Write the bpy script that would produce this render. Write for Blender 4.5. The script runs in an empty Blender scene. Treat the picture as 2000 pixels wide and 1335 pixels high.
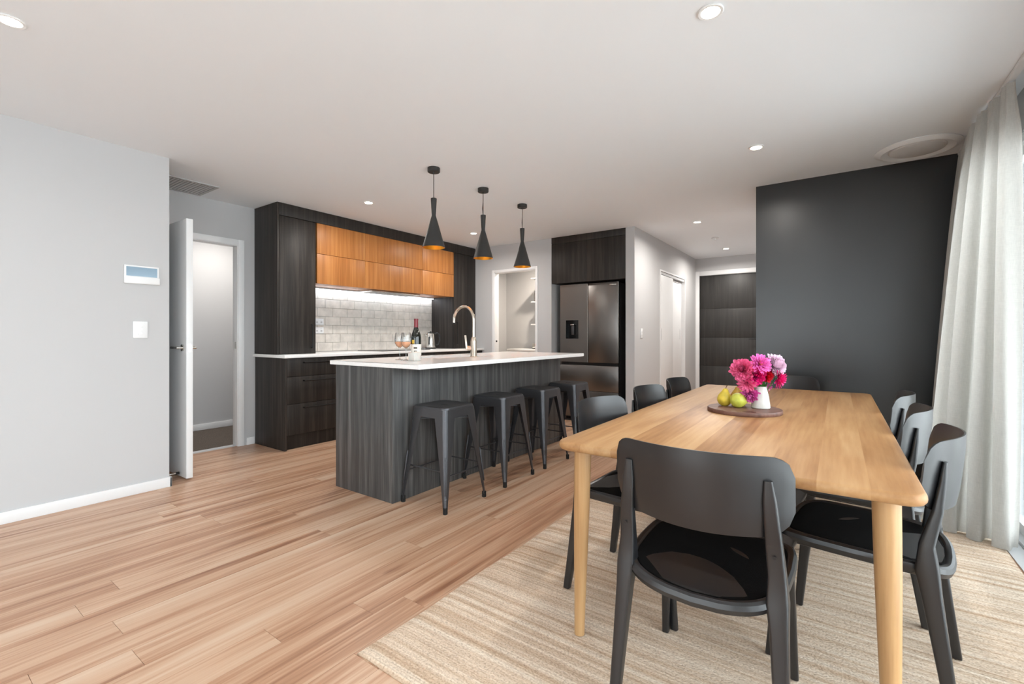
import bpy, bmesh, math, random
from mathutils import Vector, Matrix
PI = math.pi
random.seed(11)
sc = bpy.context.scene
COL = sc.collection

# ------------------------------------------------------------------ camera, sky, exposure
CAM_H, CEIL = 1.115, 2.42
cam_d = bpy.data.cameras.new('camera'); cam = bpy.data.objects.new('camera', cam_d); COL.objects.link(cam)
cam_d.sensor_width = 36.0; cam_d.lens = 897.18 / 2000 * 36.0; cam_d.shift_y = -13.1 / 2000
cam_d.clip_start = 0.02; cam_d.clip_end = 200
cam.location = (0, 0, CAM_H); cam.rotation_euler = (PI / 2, 0, math.radians(35.333))
sc.camera = cam
sc.view_settings.view_transform = 'Standard'; sc.view_settings.look = 'None'
sc.view_settings.gamma = 1.0; sc.view_settings.exposure = 1.18; sc.view_settings.use_curve_mapping = False
world = bpy.data.worlds.new('overcast_sky'); sc.world = world; world.use_nodes = True
wb = world.node_tree.nodes['Background']; wb.inputs[0].default_value = (0.87, 0.94, 1.0, 1); wb.inputs[1].default_value = 3.3
sun_d = bpy.data.lights.new('sun', 'SUN'); sun_d.energy = 3.0; sun_d.angle = math.radians(2); sun_d.color = (.94, .97, 1)
sun = bpy.data.objects.new('sun', sun_d); COL.objects.link(sun); sun.rotation_euler = Vector((.45, -.45, -1)).to_track_quat('-Z', 'Y').to_euler()   # comes over the roof, lights the added outdoor patio only

def portal(name, loc, rot, sx, sy):
    l = bpy.data.lights.new(name, 'AREA'); l.shape = 'RECTANGLE'; l.size = sx; l.size_y = sy
    l.cycles.is_portal = True
    o = bpy.data.objects.new(name, l); COL.objects.link(o); o.location = loc; o.rotation_euler = rot
WIN_X, WIN_H = 0.80, 2.20
REAR_Y = -3.4
portal('window_portal', (WIN_X + .10, 0.45, WIN_H / 2), (0, PI / 2, 0), WIN_H, 6.9)
portal('rear_window_portal', (-1.3, REAR_Y - .10, WIN_H / 2), (PI / 2, 0, 0), 2.6, WIN_H)

# ------------------------------------------------------------------ materials
def nd(nt, t, **kw):
    n = nt.nodes.new(t)
    for k, v in kw.items():
        if k.startswith('i_'):
            n.inputs[int(k[2:])].default_value = v
        else: setattr(n, k, v)
    return n
def lin(c):
    return tuple((x / 12.92 if x <= .04045 else ((x + .055) / 1.055) ** 2.4) for x in [v / 255 for v in c]) + (1,)
def base(name):
    m = bpy.data.materials.new(name); m.use_nodes = True
    return m, m.node_tree, m.node_tree.nodes['Principled BSDF']
def ramp(nt, stops):
    r = nt.nodes.new('ShaderNodeValToRGB'); e = r.color_ramp.elements
    while len(e) > 1: e.remove(e[-1])
    e[0].position = stops[0][0]; e[0].color = lin(stops[0][1])
    for p, c in stops[1:]:
        q = e.new(p); q.color = lin(c)
    return r
def plain(name, rgb, rough=.5, metal=0, spec=.5, var=0, vscale=8, bump=0, bscale=200, emit=None, es=0, coat=0, sheen=0):
    m, nt, b = base(name); L = nt.links
    b.inputs['Base Color'].default_value = lin(rgb); b.inputs['Roughness'].default_value = rough
    b.inputs['Metallic'].default_value = metal; b.inputs['Specular IOR Level'].default_value = spec
    b.inputs['Coat Weight'].default_value = coat; b.inputs['Sheen Weight'].default_value = sheen
    if var or bump:
        g = nd(nt, 'ShaderNodeNewGeometry')
    if var:
        n = nd(nt, 'ShaderNodeTexNoise'); n.inputs['Scale'].default_value = vscale; n.inputs['Detail'].default_value = 4
        L.new(g.outputs['Position'], n.inputs['Vector'])
        r = ramp(nt, [(.3, tuple(max(0, c * (1 - var)) for c in rgb)), (.7, tuple(min(255, c * (1 + var)) for c in rgb))])
        L.new(n.outputs[0], r.inputs[0]); L.new(r.outputs[0], b.inputs['Base Color'])
    if bump:
        n2 = nd(nt, 'ShaderNodeTexNoise'); n2.inputs['Scale'].default_value = bscale; n2.inputs['Detail'].default_value = 2
        bp_ = nd(nt, 'ShaderNodeBump'); bp_.inputs['Strength'].default_value = bump; bp_.inputs['Distance'].default_value = .002
        L.new(g.outputs['Position'], n2.inputs['Vector']); L.new(n2.outputs[0], bp_.inputs['Height']); L.new(bp_.outputs[0], b.inputs['Normal'])
    if emit:
        b.inputs['Emission Color'].default_value = lin(emit); b.inputs['Emission Strength'].default_value = es
    return m
def wood(name, stops, scale, fine, rough=.45, bump=.15, rand=0.0, knots=0.0, spec=.5, dist=0.0):
    """grain: noise stretched along one axis (small scale = along grain), a finer second layer and a per-board shift"""
    m, nt, b = base(name); L = nt.links
    g = nd(nt, 'ShaderNodeNewGeometry'); oi = nd(nt, 'ShaderNodeObjectInfo')
    sh = nd(nt, 'ShaderNodeVectorMath', operation='SCALE'); sh.inputs[0].default_value = (17.3, 31.7, 23.1)
    L.new(oi.outputs['Random'], sh.inputs['Scale'])
    ad = nd(nt, 'ShaderNodeVectorMath', operation='ADD'); L.new(g.outputs['Position'], ad.inputs[0])
    if rand: L.new(sh.outputs[0], ad.inputs[1])
    def layer(s, det, d=0):
        mu = nd(nt, 'ShaderNodeVectorMath', operation='MULTIPLY'); mu.inputs[1].default_value = s
        L.new(ad.outputs[0], mu.inputs[0])
        n = nd(nt, 'ShaderNodeTexNoise'); n.inputs['Scale'].default_value = 1; n.inputs['Detail'].default_value = det
        n.inputs['Distortion'].default_value = d
        L.new(mu.outputs[0], n.inputs['Vector']); return n
    a = layer(scale, 5, dist); f = layer(fine, 4)
    mx = nd(nt, 'ShaderNodeMath', operation='MULTIPLY_ADD'); mx.inputs[1].default_value = .35
    L.new(f.outputs[0], mx.inputs[0])
    m2 = nd(nt, 'ShaderNodeMath', operation='MULTIPLY'); m2.inputs[1].default_value = .65
    L.new(a.outputs[0], m2.inputs[0]); L.new(m2.outputs[0], mx.inputs[2])
    last = mx
    if rand:
        q = nd(nt, 'ShaderNodeMath', operation='MULTIPLY_ADD'); q.inputs[1].default_value = rand; 
        s0 = nd(nt, 'ShaderNodeMath', operation='SUBTRACT'); s0.inputs[1].default_value = .5
        L.new(oi.outputs['Random'], s0.inputs[0]); L.new(s0.outputs[0], q.inputs[0]); L.new(mx.outputs[0], q.inputs[2]); last = q
    r = ramp(nt, stops); L.new(last.outputs[0], r.inputs[0])
    col = r.outputs[0]
    if knots:
        k = layer((9, 2.2, 9), 2, .6)
        kr = ramp(nt, [(.68, (255, 255, 255)), (.78, (150, 95, 70))]); L.new(k.outputs[0], kr.inputs[0])
        mm = nd(nt, 'ShaderNodeMixRGB', blend_type='MULTIPLY'); mm.inputs[0].default_value = knots
        L.new(col, mm.inputs[1]); L.new(kr.outputs[0], mm.inputs[2]); col = mm.outputs[0]
    L.new(col, b.inputs['Base Color'])
    b.inputs['Roughness'].default_value = rough; b.inputs['Specular IOR Level'].default_value = spec
    if bump:
        bb = nd(nt, 'ShaderNodeBump'); bb.inputs['Strength'].default_value = bump; bb.inputs['Distance'].default_value = .001
        L.new(f.outputs[0], bb.inputs['Height']); L.new(bb.outputs[0], b.inputs['Normal'])
    return m

M = {}
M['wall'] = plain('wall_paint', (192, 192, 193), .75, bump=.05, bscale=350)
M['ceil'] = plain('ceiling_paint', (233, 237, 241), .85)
M['white'] = plain('white_enamel', (232, 233, 234), .4)
M['blackwall'] = plain('charcoal_wall_paint', (22, 22, 22), .33, spec=.8, bump=.06, bscale=300)
M['plank'] = wood('oak_plank', [(.32, (142, 99, 74)), (.43, (180, 138, 109)), (.53, (202, 166, 138)), (.68, (214, 187, 162))],
                  (12, .40, 5), (70, 2.2, 20), .36, .10, rand=.05, knots=.45, dist=.5)
M['plankgap'] = plain('plank_joint', (140, 106, 84), .7)
DK = [(.30, (24, 21, 19)), (.48, (39, 35, 32)), (.62, (58, 52, 48)), (.8, (84, 76, 70))]
M['dark'] = wood('charcoal_veneer', DK, (28, 28, .9), (150, 150, 4), .52, .25, spec=.4)
M['island'] = wood('graphite_veneer', [(.30, (44, 44, 44)), (.48, (72, 72, 72)), (.62, (100, 99, 98)), (.8, (132, 131, 129))],
                   (30, 30, .8), (150, 150, 4), .45, .25, spec=.45)
M['timber'] = wood('golden_timber_veneer', [(.3, (150, 92, 42)), (.5, (180, 116, 58)), (.7, (202, 140, 78))],
                   (22, 22, .7), (120, 120, 3), .45, .1, rand=.05)
M['doorblk'] = wood('black_stained_door', [(.3, (34, 33, 32)), (.55, (48, 46, 44)), (.75, (66, 63, 60))], (30, 30, 1.2), (160, 160, 5), .5, .2)
M['oak'] = wood('table_oak', [(.26, (134, 92, 56)), (.43, (164, 120, 78)), (.57, (180, 138, 94)), (.76, (196, 158, 114))],
                (7, .9, 7), (60, 3, 60), .42, .08, spec=.35, rand=.26, knots=.25, dist=.8)
M['oakleg'] = wood('table_leg_oak', [(.3, (160, 118, 78)), (.5, (186, 146, 100)), (.7, (202, 166, 122))], (14, 14, .8), (80, 80, 3), .38, .1)
M['walnut'] = wood('walnut_board', [(.3, (84, 56, 46)), (.5, (112, 78, 66)), (.75, (138, 102, 88))], (4, 26, 8), (10, 120, 30), .5, .1)
M['stone'] = plain('white_engineered_stone', (246, 246, 245), .18, var=.015, vscale=120)
M['tile'] = plain('glazed_tile', (214, 208, 200), .16, var=.05, vscale=14, bump=.25, bscale=9)
M['grout'] = plain('tile_grout', (176, 169, 161), .9)
M['blkmetal'] = plain('satin_black_metal', (84, 84, 87), .36, metal=.75, spec=.5)
M['blkhandle'] = plain('black_handle_metal', (22, 22, 23), .4, metal=.3)
M['pendant'] = plain('matt_black_shade', (42, 41, 40), .55, bump=.2, bscale=90)
M['gold'] = plain('hammered_gold', (255, 178, 60), .28, metal=1, bump=.35, bscale=70)
M['chair'] = plain('black_polypropylene', (25, 25, 27), .34, spec=.7, bump=.04, bscale=600)
M['pad'] = plain('black_felt_pad', (13, 12, 12), .97, spec=.08, bump=.5, bscale=500)
M['steel'] = plain('brushed_steel', (205, 203, 198), .25, metal=1)
M['nickel'] = plain('brushed_nickel', (214, 204, 190), .24, metal=1)
M['fridge'] = plain('dark_stainless', (128, 124, 121), .33, metal=1, bump=.03, bscale=400)
M['fridgeside'] = plain('fridge_side', (58, 57, 57), .5)
M['black'] = plain('black_plastic', (14, 14, 15), .35)
M['blackglass'] = plain('black_glass', (8, 8, 9), .06)
M['rubber'] = plain('black_rubber', (24, 24, 24), .8)
M['carpet'] = plain('brown_carpet', (92, 82, 74), .97, var=.25, vscale=160, bump=1, bscale=260)
M['alu'] = plain('grey_aluminium', (206, 208, 210), .4, metal=.1)
M['vent'] = plain('vent_grey', (178, 178, 178), .6)
M['screen'] = plain('screen_sky_reflection', (120, 142, 158), .12, emit=(120, 150, 172), es=.12)  # blue tint and faint glow stand in for reflected sky
M['ceramic'] = plain('white_ceramic', (212, 210, 204), .35, var=.03, vscale=30)
M['lamp'] = plain('lamp_lens', (255, 250, 240), .5, emit=(255, 240, 218), es=14)
M['led'] = plain('led_strip', (255, 255, 255), .5, emit=(235, 243, 255), es=6)
M['bulb'] = plain('bulb_glass', (255, 240, 210), .4, emit=(255, 200, 120), es=30)
M['red'] = plain('red_capsule', (120, 22, 34), .35)
M['label'] = plain('paper_label', (234, 231, 222), .7)
M['yellow'] = plain('yellow_seal', (214, 176, 70), .6)
M['ink'] = plain('label_ink', (110, 104, 96), .7)
M['bottle'] = plain('dark_green_glass', (14, 20, 12), .08, spec=.7)
M['wine'] = plain('rose_wine', (246, 184, 142), .1, spec=.4)
M['stem'] = plain('flower_stem', (86, 132, 52), .5)
M['leafm'] = plain('leaf_green', (60, 112, 44), .5)
M['petal_pink'] = plain('petal_orchid_pink', (238, 112, 190), .55, var=.12, vscale=60)
M['petal_hot'] = plain('petal_hot_pink', (244, 40, 132), .55, var=.18, vscale=60)
M['petal_coral'] = plain('petal_coral_pink', (255, 108, 154), .55, var=.15, vscale=50)
M['petal_pale'] = plain('petal_pale_pink', (246, 214, 232), .55, var=.06, vscale=40)
M['petal_magenta'] = plain('petal_magenta', (214, 22, 112), .55, var=.2, vscale=60)
M['petal_red'] = plain('petal_crimson', (214, 20, 48), .55, var=.15, vscale=60)
M['pollen'] = plain('flower_centre', (224, 146, 46), .8, bump=.8, bscale=300)
M['pear_y'] = plain('pear_yellow', (206, 182, 62), .4, var=.14, vscale=22)
M['pear_g'] = plain('pear_green', (194, 196, 78), .4, var=.12, vscale=25)
M['pear_b'] = plain('pear_russet', (168, 132, 42), .45, var=.16, vscale=25)
M['bark'] = plain('stalk_brown', (88, 60, 36), .8)
M['mesh'] = plain('vent_perforated', (214, 214, 214), .7)
M['reflector'] = plain('pale_reflector', (205, 204, 202), .85, var=.06, vscale=3)  # pale unseen ground, added to bounce daylight up to the ceiling
M['jar'] = plain('storage_jar', (96, 92, 88), .4)

def glassmat(name, tint, refl=.08):
    m = bpy.data.materials.new(name); m.use_nodes = True; nt = m.node_tree; nt.nodes.clear(); L = nt.links
    o = nd(nt, 'ShaderNodeOutputMaterial'); t = nd(nt, 'ShaderNodeBsdfTransparent'); t.inputs[0].default_value = tint
    g = nd(nt, 'ShaderNodeBsdfGlossy'); g.inputs['Roughness'].default_value = .02
    fr = nd(nt, 'ShaderNodeLayerWeight'); fr.inputs[0].default_value = .25
    mu = nd(nt, 'ShaderNodeMath', operation='MULTIPLY_ADD'); mu.inputs[1].default_value = .75; mu.inputs[2].default_value = refl * .4
    mx = nd(nt, 'ShaderNodeMixShader')
    L.new(fr.outputs['Fresnel'], mu.inputs[0]); L.new(mu.outputs[0], mx.inputs[0])
    L.new(t.outputs[0], mx.inputs[1]); L.new(g.outputs[0], mx.inputs[2]); L.new(mx.outputs[0], o.inputs[0])
    return m
M['glass'] = glassmat('clear_glass', (.97, .985, .98, 1))
M['wineglass'] = glassmat('wine_glass_crystal', (.93, .94, .94, 1), .2)

def rugmat():
    m, nt, b = base('jute_weave'); L = nt.links
    g = nd(nt, 'ShaderNodeNewGeometry')
    def noise(s, det, dist=0):
        mu = nd(nt, 'ShaderNodeVectorMath', operation='MULTIPLY'); mu.inputs[1].default_value = s
        L.new(g.outputs['Position'], mu.inputs[0])
        n = nd(nt, 'ShaderNodeTexNoise'); n.inputs['Scale'].default_value = 1; n.inputs['Detail'].default_value = det
        n.inputs['Distortion'].default_value = dist
        L.new(mu.outputs[0], n.inputs['Vector']); return n
    bands = noise((.3, 34, 1), 5, 0); flecks = noise((130, 170, 20), 3); rows = noise((2, 150, 1), 3)
    r1 = ramp(nt, [(.26, (196, 166, 138)), (.44, (220, 198, 175)), (.56, (234, 217, 198)), (.76, (244, 234, 219))])
    L.new(bands.outputs[0], r1.inputs[0])
    r2 = ramp(nt, [(.30, (130, 108, 92)), (.45, (220, 208, 196)), (.58, (255, 253, 250))]); L.new(flecks.outputs[0], r2.inputs[0])
    r3 = ramp(nt, [(.3, (176, 156, 138)), (.6, (255, 255, 255))]); L.new(rows.outputs[0], r3.inputs[0])
    a = nd(nt, 'ShaderNodeMixRGB', blend_type='MULTIPLY'); a.inputs[0].default_value = .42
    L.new(r1.outputs[0], a.inputs[1]); L.new(r2.outputs[0], a.inputs[2])
    c = nd(nt, 'ShaderNodeMixRGB', blend_type='MULTIPLY'); c.inputs[0].default_value = .4
    L.new(a.outputs[0], c.inputs[1]); L.new(r3.outputs[0], c.inputs[2]); L.new(c.outputs[0], b.inputs['Base Color'])
    b.inputs['Roughness'].default_value = .95; b.inputs['Specular IOR Level'].default_value = .1
    bb = nd(nt, 'ShaderNodeBump'); bb.inputs['Strength'].default_value = .7; bb.inputs['Distance'].default_value = .004
    L.new(flecks.outputs[0], bb.inputs['Height']); L.new(bb.outputs[0], b.inputs['Normal'])
    return m
M['rug'] = rugmat()
def clothmat():
    m, nt, b = base('linen_curtain'); L = nt.links
    g = nd(nt, 'ShaderNodeNewGeometry')
    def noise(s, d):
        mu = nd(nt, 'ShaderNodeVectorMath', operation='MULTIPLY'); mu.inputs[1].default_value = s
        L.new(g.outputs['Position'], mu.inputs[0]); n = nd(nt, 'ShaderNodeTexNoise'); n.inputs['Scale'].default_value = 1
        n.inputs['Detail'].default_value = d; L.new(mu.outputs[0], n.inputs['Vector']); return n
    a = noise((420, 420, 30), 2); c = noise((30, 30, 460), 2)
    ad = nd(nt, 'ShaderNodeMath', operation='ADD'); L.new(a.outputs[0], ad.inputs[0]); L.new(c.outputs[0], ad.inputs[1])
    hf = nd(nt, 'ShaderNodeMath', operation='MULTIPLY'); hf.inputs[1].default_value = .5; L.new(ad.outputs[0], hf.inputs[0])
    r = ramp(nt, [(.3, (216, 214, 210)), (.7, (232, 230, 226))]); L.new(hf.outputs[0], r.inputs[0])
    L.new(r.outputs[0], b.inputs['Base Color']); b.inputs['Roughness'].default_value = .9; b.inputs['Specular IOR Level'].default_value = .15
    o = nt.nodes['Material Output']; tr = nd(nt, 'ShaderNodeBsdfTranslucent'); L.new(r.outputs[0], tr.inputs[0])
    mx = nd(nt, 'ShaderNodeMixShader'); mx.inputs[0].default_value = .34
    L.new(b.outputs[0], mx.inputs[1]); L.new(tr.outputs[0], mx.inputs[2]); L.new(mx.outputs[0], o.inputs[0])
    return m
M['cloth'] = clothmat()

# ------------------------------------------------------------------ mesh helpers
WL = {}          # world offset of unrotated parents
def finish(name, bm, mat, parent=None, smooth=False, world_coords=True):
    bmesh.ops.recalc_face_normals(bm, faces=bm.faces)
    me = bpy.data.meshes.new(name)
    o = bpy.data.objects.new(name, me); COL.objects.link(o)
    if parent is not None:
        off = WL.get(parent.name_full, Vector())
        if world_coords: bmesh.ops.translate(bm, verts=bm.verts, vec=-off)
        o.parent = parent; WL[o.name_full] = off if world_coords else Vector()
    elif world_coords and bm.verts:
        xs = [v.co.x for v in bm.verts]; ys = [v.co.y for v in bm.verts]; zs = [v.co.z for v in bm.verts]
        c = Vector(((min(xs) + max(xs)) / 2, (min(ys) + max(ys)) / 2, min(zs)))
        bmesh.ops.translate(bm, verts=bm.verts, vec=-c); o.location = c; WL[o.name_full] = c
    bm.to_mesh(me); bm.free()
    me.materials.append(M[mat] if isinstance(mat, str) else mat)
    if smooth:
        for p in me.polygons: p.use_smooth = True
        try: me.set_sharp_from_angle(angle=math.radians(35))
        except Exception: pass
    return o
def addbox(bm, x0, x1, y0, y1, z0, z1, bev=0, seg=2):
    r = bmesh.ops.create_cube(bm, size=1)
    vs = r['verts']
    for v in vs:
        v.co = Vector(((x0 + x1) / 2 + v.co.x * (x1 - x0), (y0 + y1) / 2 + v.co.y * (y1 - y0), (z0 + z1) / 2 + v.co.z * (z1 - z0)))
    if bev:
        es = list({e for v in vs for e in v.link_edges})
        bmesh.ops.bevel(bm, geom=es, offset=bev, segments=seg, affect='EDGES', profile=.5)
def box(name, x0, x1, y0, y1, z0, z1, mat, parent=None, bev=0, seg=2):
    bm = bmesh.new(); addbox(bm, min(x0, x1), max(x0, x1), min(y0, y1), max(y0, y1), min(z0, z1), max(z0, z1), bev, seg)
    return finish(name, bm, mat, parent, smooth=bool(bev))
def boxes(name, lst, mat, parent=None, bev=0):
    bm = bmesh.new()
    for b in lst: addbox(bm, *b, bev)
    return finish(name, bm, mat, parent, smooth=bool(bev))
def addlathe(bm, prof, c=(0, 0, 0), n=32, ax=None, cap=True, close=False):
    """prof: list of (r, h); axis z by default or matrix ax"""
    mt = Matrix.Translation(Vector(c)) @ (ax if ax is not None else Matrix.Identity(4))
    rings = []
    for r, h in prof:
        if r < 1e-6: rings.append([bm.verts.new(mt @ Vector((0, 0, h)))])
        else: rings.append([bm.verts.new(mt @ Vector((r * math.cos(2 * PI * i / n), r * math.sin(2 * PI * i / n), h))) for i in range(n)])
    pairs = list(zip(rings, rings[1:]))
    if close: pairs.append((rings[-1], rings[0]))
    for a, b in pairs:
        if len(a) == 1 and len(b) == 1: continue
        for i in range(n):
            j = (i + 1) % n
            if len(a) == 1: bm.faces.new((a[0], b[i], b[j]))
            elif len(b) == 1: bm.faces.new((a[i], b[0], a[j]))
            else: bm.faces.new((a[i], b[i], b[j], a[j]))
    if cap and not close:
        for rg in (rings[0], rings[-1]):
            if len(rg) > 2: bm.faces.new(rg)
def lathe(name, prof, c, mat, parent=None, n=32, ax=None, cap=True, close=False, wc=True):
    bm = bmesh.new(); addlathe(bm, prof, c, n, ax, cap, close)
    return finish(name, bm, mat, parent, smooth=True, world_coords=wc)
def addtube(bm, pts, r, n=10, cap=True):
    pts = [Vector(p) for p in pts]; rr = r if isinstance(r, (list, tuple)) else [r] * len(pts)
    prev = None; rings = []
    for i, p in enumerate(pts):
        t = (pts[min(i + 1, len(pts) - 1)] - pts[max(i - 1, 0)]).normalized()
        if prev is None:
            u = t.orthogonal().normalized()
        else:
            u = (prev - t * prev.dot(t)).normalized()
        prev = u; w = t.cross(u)
        rings.append([bm.verts.new(p + (u * math.cos(2 * PI * k / n) + w * math.sin(2 * PI * k / n)) * rr[i]) for k in range(n)])
    for a, b in zip(rings, rings[1:]):
        for i in range(n):
            j = (i + 1) % n; bm.faces.new((a[i], a[j], b[j], b[i]))
    if cap:
        bm.faces.new(rings[0]); bm.faces.new(rings[-1])
def tube(name, pts, r, mat, parent=None, n=10, wc=True):
    bm = bmesh.new(); addtube(bm, pts, r, n)
    return finish(name, bm, mat, parent, smooth=True, world_coords=wc)
def addloft(bm, rings, cap=True, closed=True):
    R = [[bm.verts.new(Vector(p)) for p in rg] for rg in rings]
    n = len(R[0])
    for a, b in zip(R, R[1:]):
        for i in range(n if closed else n - 1):
            j = (i + 1) % n; bm.faces.new((a[i], a[j], b[j], b[i]))
    if cap and closed: bm.faces.new(R[0]); bm.faces.new(R[-1])
def rrect(w, d, r, n=5):
    pts = []
    for cx, cy, a0 in ((w / 2 - r, d / 2 - r, 0), (-w / 2 + r, d / 2 - r, 90), (-w / 2 + r, -d / 2 + r, 180), (w / 2 - r, -d / 2 + r, 270)):
        for k in range(n + 1):
            a = math.radians(a0 + 90 * k / n); pts.append((cx + r * math.cos(a), cy + r * math.sin(a)))
    return pts
def beam(bm, path, sizes, r=.006, up=Vector((0, 1, 0))):
    """rounded-rectangle section swept along path; sizes = (width along x, depth along up)"""
    path = [Vector(p) for p in path]; rings = []
    for i, p in enumerate(path):
        t = (path[min(i + 1, len(path) - 1)] - path[max(i - 1, 0)]).normalized()
        if i == 0 and abs(p.z) < 1e-6: t = Vector((0, 0, 1))      # feet stand flat
        s = up.cross(t)
        s = s.normalized() if s.length > 1e-4 else Vector((1, 0, 0))
        u = t.cross(s).normalized()
        w, d = sizes[i]
        rings.append([p + s * a + u * b for a, b in rrect(w, d, min(r, w / 2.2, d / 2.2), 3)])
    addloft(bm, rings)
def tag(o, label=None, cat=None, group=None, kind=None):
    if label: o['label'] = label
    if cat: o['category'] = cat
    if group: o['group'] = group
    if kind: o['kind'] = kind
    return o
def thing(name, label, cat, loc=(0, 0, 0), group=None, kind=None):
    o = bpy.data.objects.new(name, None); COL.objects.link(o); o.location = loc; o.empty_display_size = .1
    WL[o.name_full] = Vector(loc); tag(o, label, cat, group, kind); return o
def copy_tree(o, parent=None):
    c = o.copy(); COL.objects.link(c); c.parent = parent
    for ch in o.children: copy_tree(ch, c)
    return c
def S(o, label, cat): return tag(o, label, cat, kind='structure')

# ------------------------------------------------------------------ setting
XL = -4.026      # left wall face
XK = -4.91       # kitchen wall face
YP = 5.34        # pantry / fridge wall face
XH = -1.985      # hall wall face
YE = 8.25        # entry wall face
YB = 4.54        # charcoal wall face
XB = -0.586      # its free end

fl = S(box('floor', -5.1, WIN_X + .06, REAR_Y, YE + .1, -.12, -.012, 'plankgap'), 'light oak plank floor through kitchen and dining room', 'floor')
PW = .132; plank_meshes = {}
def plank_mesh():
    bm = bmesh.new(); addbox(bm, -.5, .5, -.5, .5, -1, 0)
    me = bpy.data.meshes.new('plank'); bmesh.ops.recalc_face_normals(bm, faces=bm.faces); bm.to_mesh(me); bm.free(); me.materials.append(M['plank']); return me
PM = plank_mesh()
rows = int((WIN_X + .06 + 5.0) / PW) + 1
rest = bmesh.new(); nplank = 0
def in_room(x, y0):
    if x < XK - .05: return None
    top = YP + .02 if x < XH else YE
    if x > XB - .1: top = YB + .1
    if -4.15 < x < -3.36: top = 6.6
    if x < XL - .02: return (1.25, top)
    return (-.55, top)
for i in range(rows):
    x = WIN_X + .06 - PW * (i + .5)
    lim = in_room(x, 0)
    if not lim: continue
    y = lim[0] - random.uniform(0, 1.9)
    while y < lim[1]:
        ln = random.choice((1.9, 1.9, 1.9, 1.35)); a, b_ = max(y, lim[0]), min(y + ln, lim[1])
        if b_ - a > .02:
            hidden = (x < -2.45 and x > -3.0 and a > 2.1 and b_ < 4.2)
            if not hidden and nplank < 300:
                o = bpy.data.objects.new('plank', PM); COL.objects.link(o); o.parent = fl
                o.location = Vector((x, (a + b_) / 2, 0)) - WL[fl.name_full]; o.scale = (PW - .0012, b_ - a - .0012, .012); nplank += 1
            else: addbox(rest, x - PW / 2 + .0006, x + PW / 2 - .0006, a, b_, -.012, 0)
        y += ln
    if lim[0] < 0:
        y = REAR_Y
        while y < lim[0] - .01:
            b_ = min(y + 1.9, lim[0]); addbox(rest, x - PW / 2 + .0006, x + PW / 2 - .0006, y, b_, -.012, 0); y += 1.9
o = finish('planks_out_of_view', rest, 'plank', fl); o['kind'] = 'stuff'
S(box('floor_carpet', -6.6, XK - .045, .9, 3.4, -.1, .004, 'carpet'), 'brown carpet in the bedroom hall beyond the open white door', 'carpet')
S(box('ceiling', -6.7, WIN_X + .3, REAR_Y - .2, YE + .2, CEIL, CEIL + .12, 'ceil'), 'flat white plasterboard ceiling', 'ceiling')

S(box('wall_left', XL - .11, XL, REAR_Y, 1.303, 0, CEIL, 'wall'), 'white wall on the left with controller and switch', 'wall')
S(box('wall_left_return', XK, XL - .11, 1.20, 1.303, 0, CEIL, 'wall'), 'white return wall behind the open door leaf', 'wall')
DY0, DY1, DZ = 1.455, 2.185, 2.03
bm = bmesh.new()
for b in ((XK - .1, XK, 1.2, DY0, 0, CEIL), (XK - .1, XK, DY1, YP + .1, 0, CEIL), (XK - .1, XK, DY0, DY1, DZ, CEIL)): addbox(bm, *b)
S(finish('wall_kitchen', bm, 'wall'), 'white kitchen wall with doorway behind the dark cabinets', 'wall')
S(box('wall_bedroom_hall', -6.2, -6.1, .9, 3.5, 0, CEIL, 'wall'), 'white wall seen through the open doorway', 'wall')
S(box('wall_bedroom_hall_near', -6.1, XK - .1, .9, 1.0, 0, CEIL, 'wall'), 'near side wall of the carpeted hall', 'wall')
S(box('wall_bedroom_hall_far', -6.1, XK - .1, 3.4, 3.5, 0, CEIL, 'wall'), 'far side wall of the carpeted hall', 'wall')
S(box('baseboard_bedroom_hall', -6.1, -6.085, 1.0, 3.4, .004, .075, 'white', None, .003), 'white skirting in the carpeted hall', 'skirting')
S(box('baseboard_left', XL, XL + .014, REAR_Y, 1.317, 0, .072, 'white', None, .003), 'white skirting board along the left wall', 'skirting')
S(box('baseboard_left_return', XK + .02, XL + .014, 1.303, 1.317, 0, .072, 'white', None, .003), 'white skirting board round the left wall corner', 'skirting')
S(box('baseboard_kitchen', XK, XK + .014, DY1 + .065, 2.328, 0, .072, 'white', None, .003), 'short white skirting between doorway and dark cabinet', 'skirting')
def casing(name, label, axis, plane, a0, a1, ztop, w, t, sgn, parent=None, depth=.1):
    """door casing + jamb; axis 'x': opening in a wall facing +/-x (runs along y)"""
    bm = bmesh.new()
    lo, hi = plane, plane + sgn * t
    jl, jh = plane - sgn * depth, plane + sgn * .002
    def ad(p0, p1, q0, q1, z0, z1):
        p0, p1 = min(p0, p1), max(p0, p1)
        if axis == 'x': addbox(bm, p0, p1, q0, q1, z0, z1, .002)
        else: addbox(bm, q0, q1, p0, p1, z0, z1, .002)
    ad(lo, hi, a0 - w, a0 - .006, 0, ztop + w); ad(lo, hi, a1 + .006, a1 + w, 0, ztop + w); ad(lo, hi, a0 - .006, a1 + .006, ztop + .006, ztop + w)
    ad(jl, jh, a0 - .02, a0, 0, ztop); ad(jl, jh, a1, a1 + .02, 0, ztop); ad(jl, jh, a0 - .02, a1 + .02, ztop, ztop + .02)
    return S(finish(name, bm, 'white', None, smooth=True), label, 'door trim')
casing('trim_1', 'white timber architrave round the open bedroom hall doorway', 'x', XK, DY0 + .02, DY1 - .02, DZ - .02, .062, .012, 1)
S(box('trim_2', XK - .1, XK - .03, DY0 + .02, DY1 - .02, 0, .007, 'alu'), 'slim metal threshold strip between carpet and planks', 'threshold')
box('strike_plate', XK - .05, XK - .022, DY1 - .024, DY1 - .0195, .98, 1.05, 'steel', bpy.data.objects['trim_1'])

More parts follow.
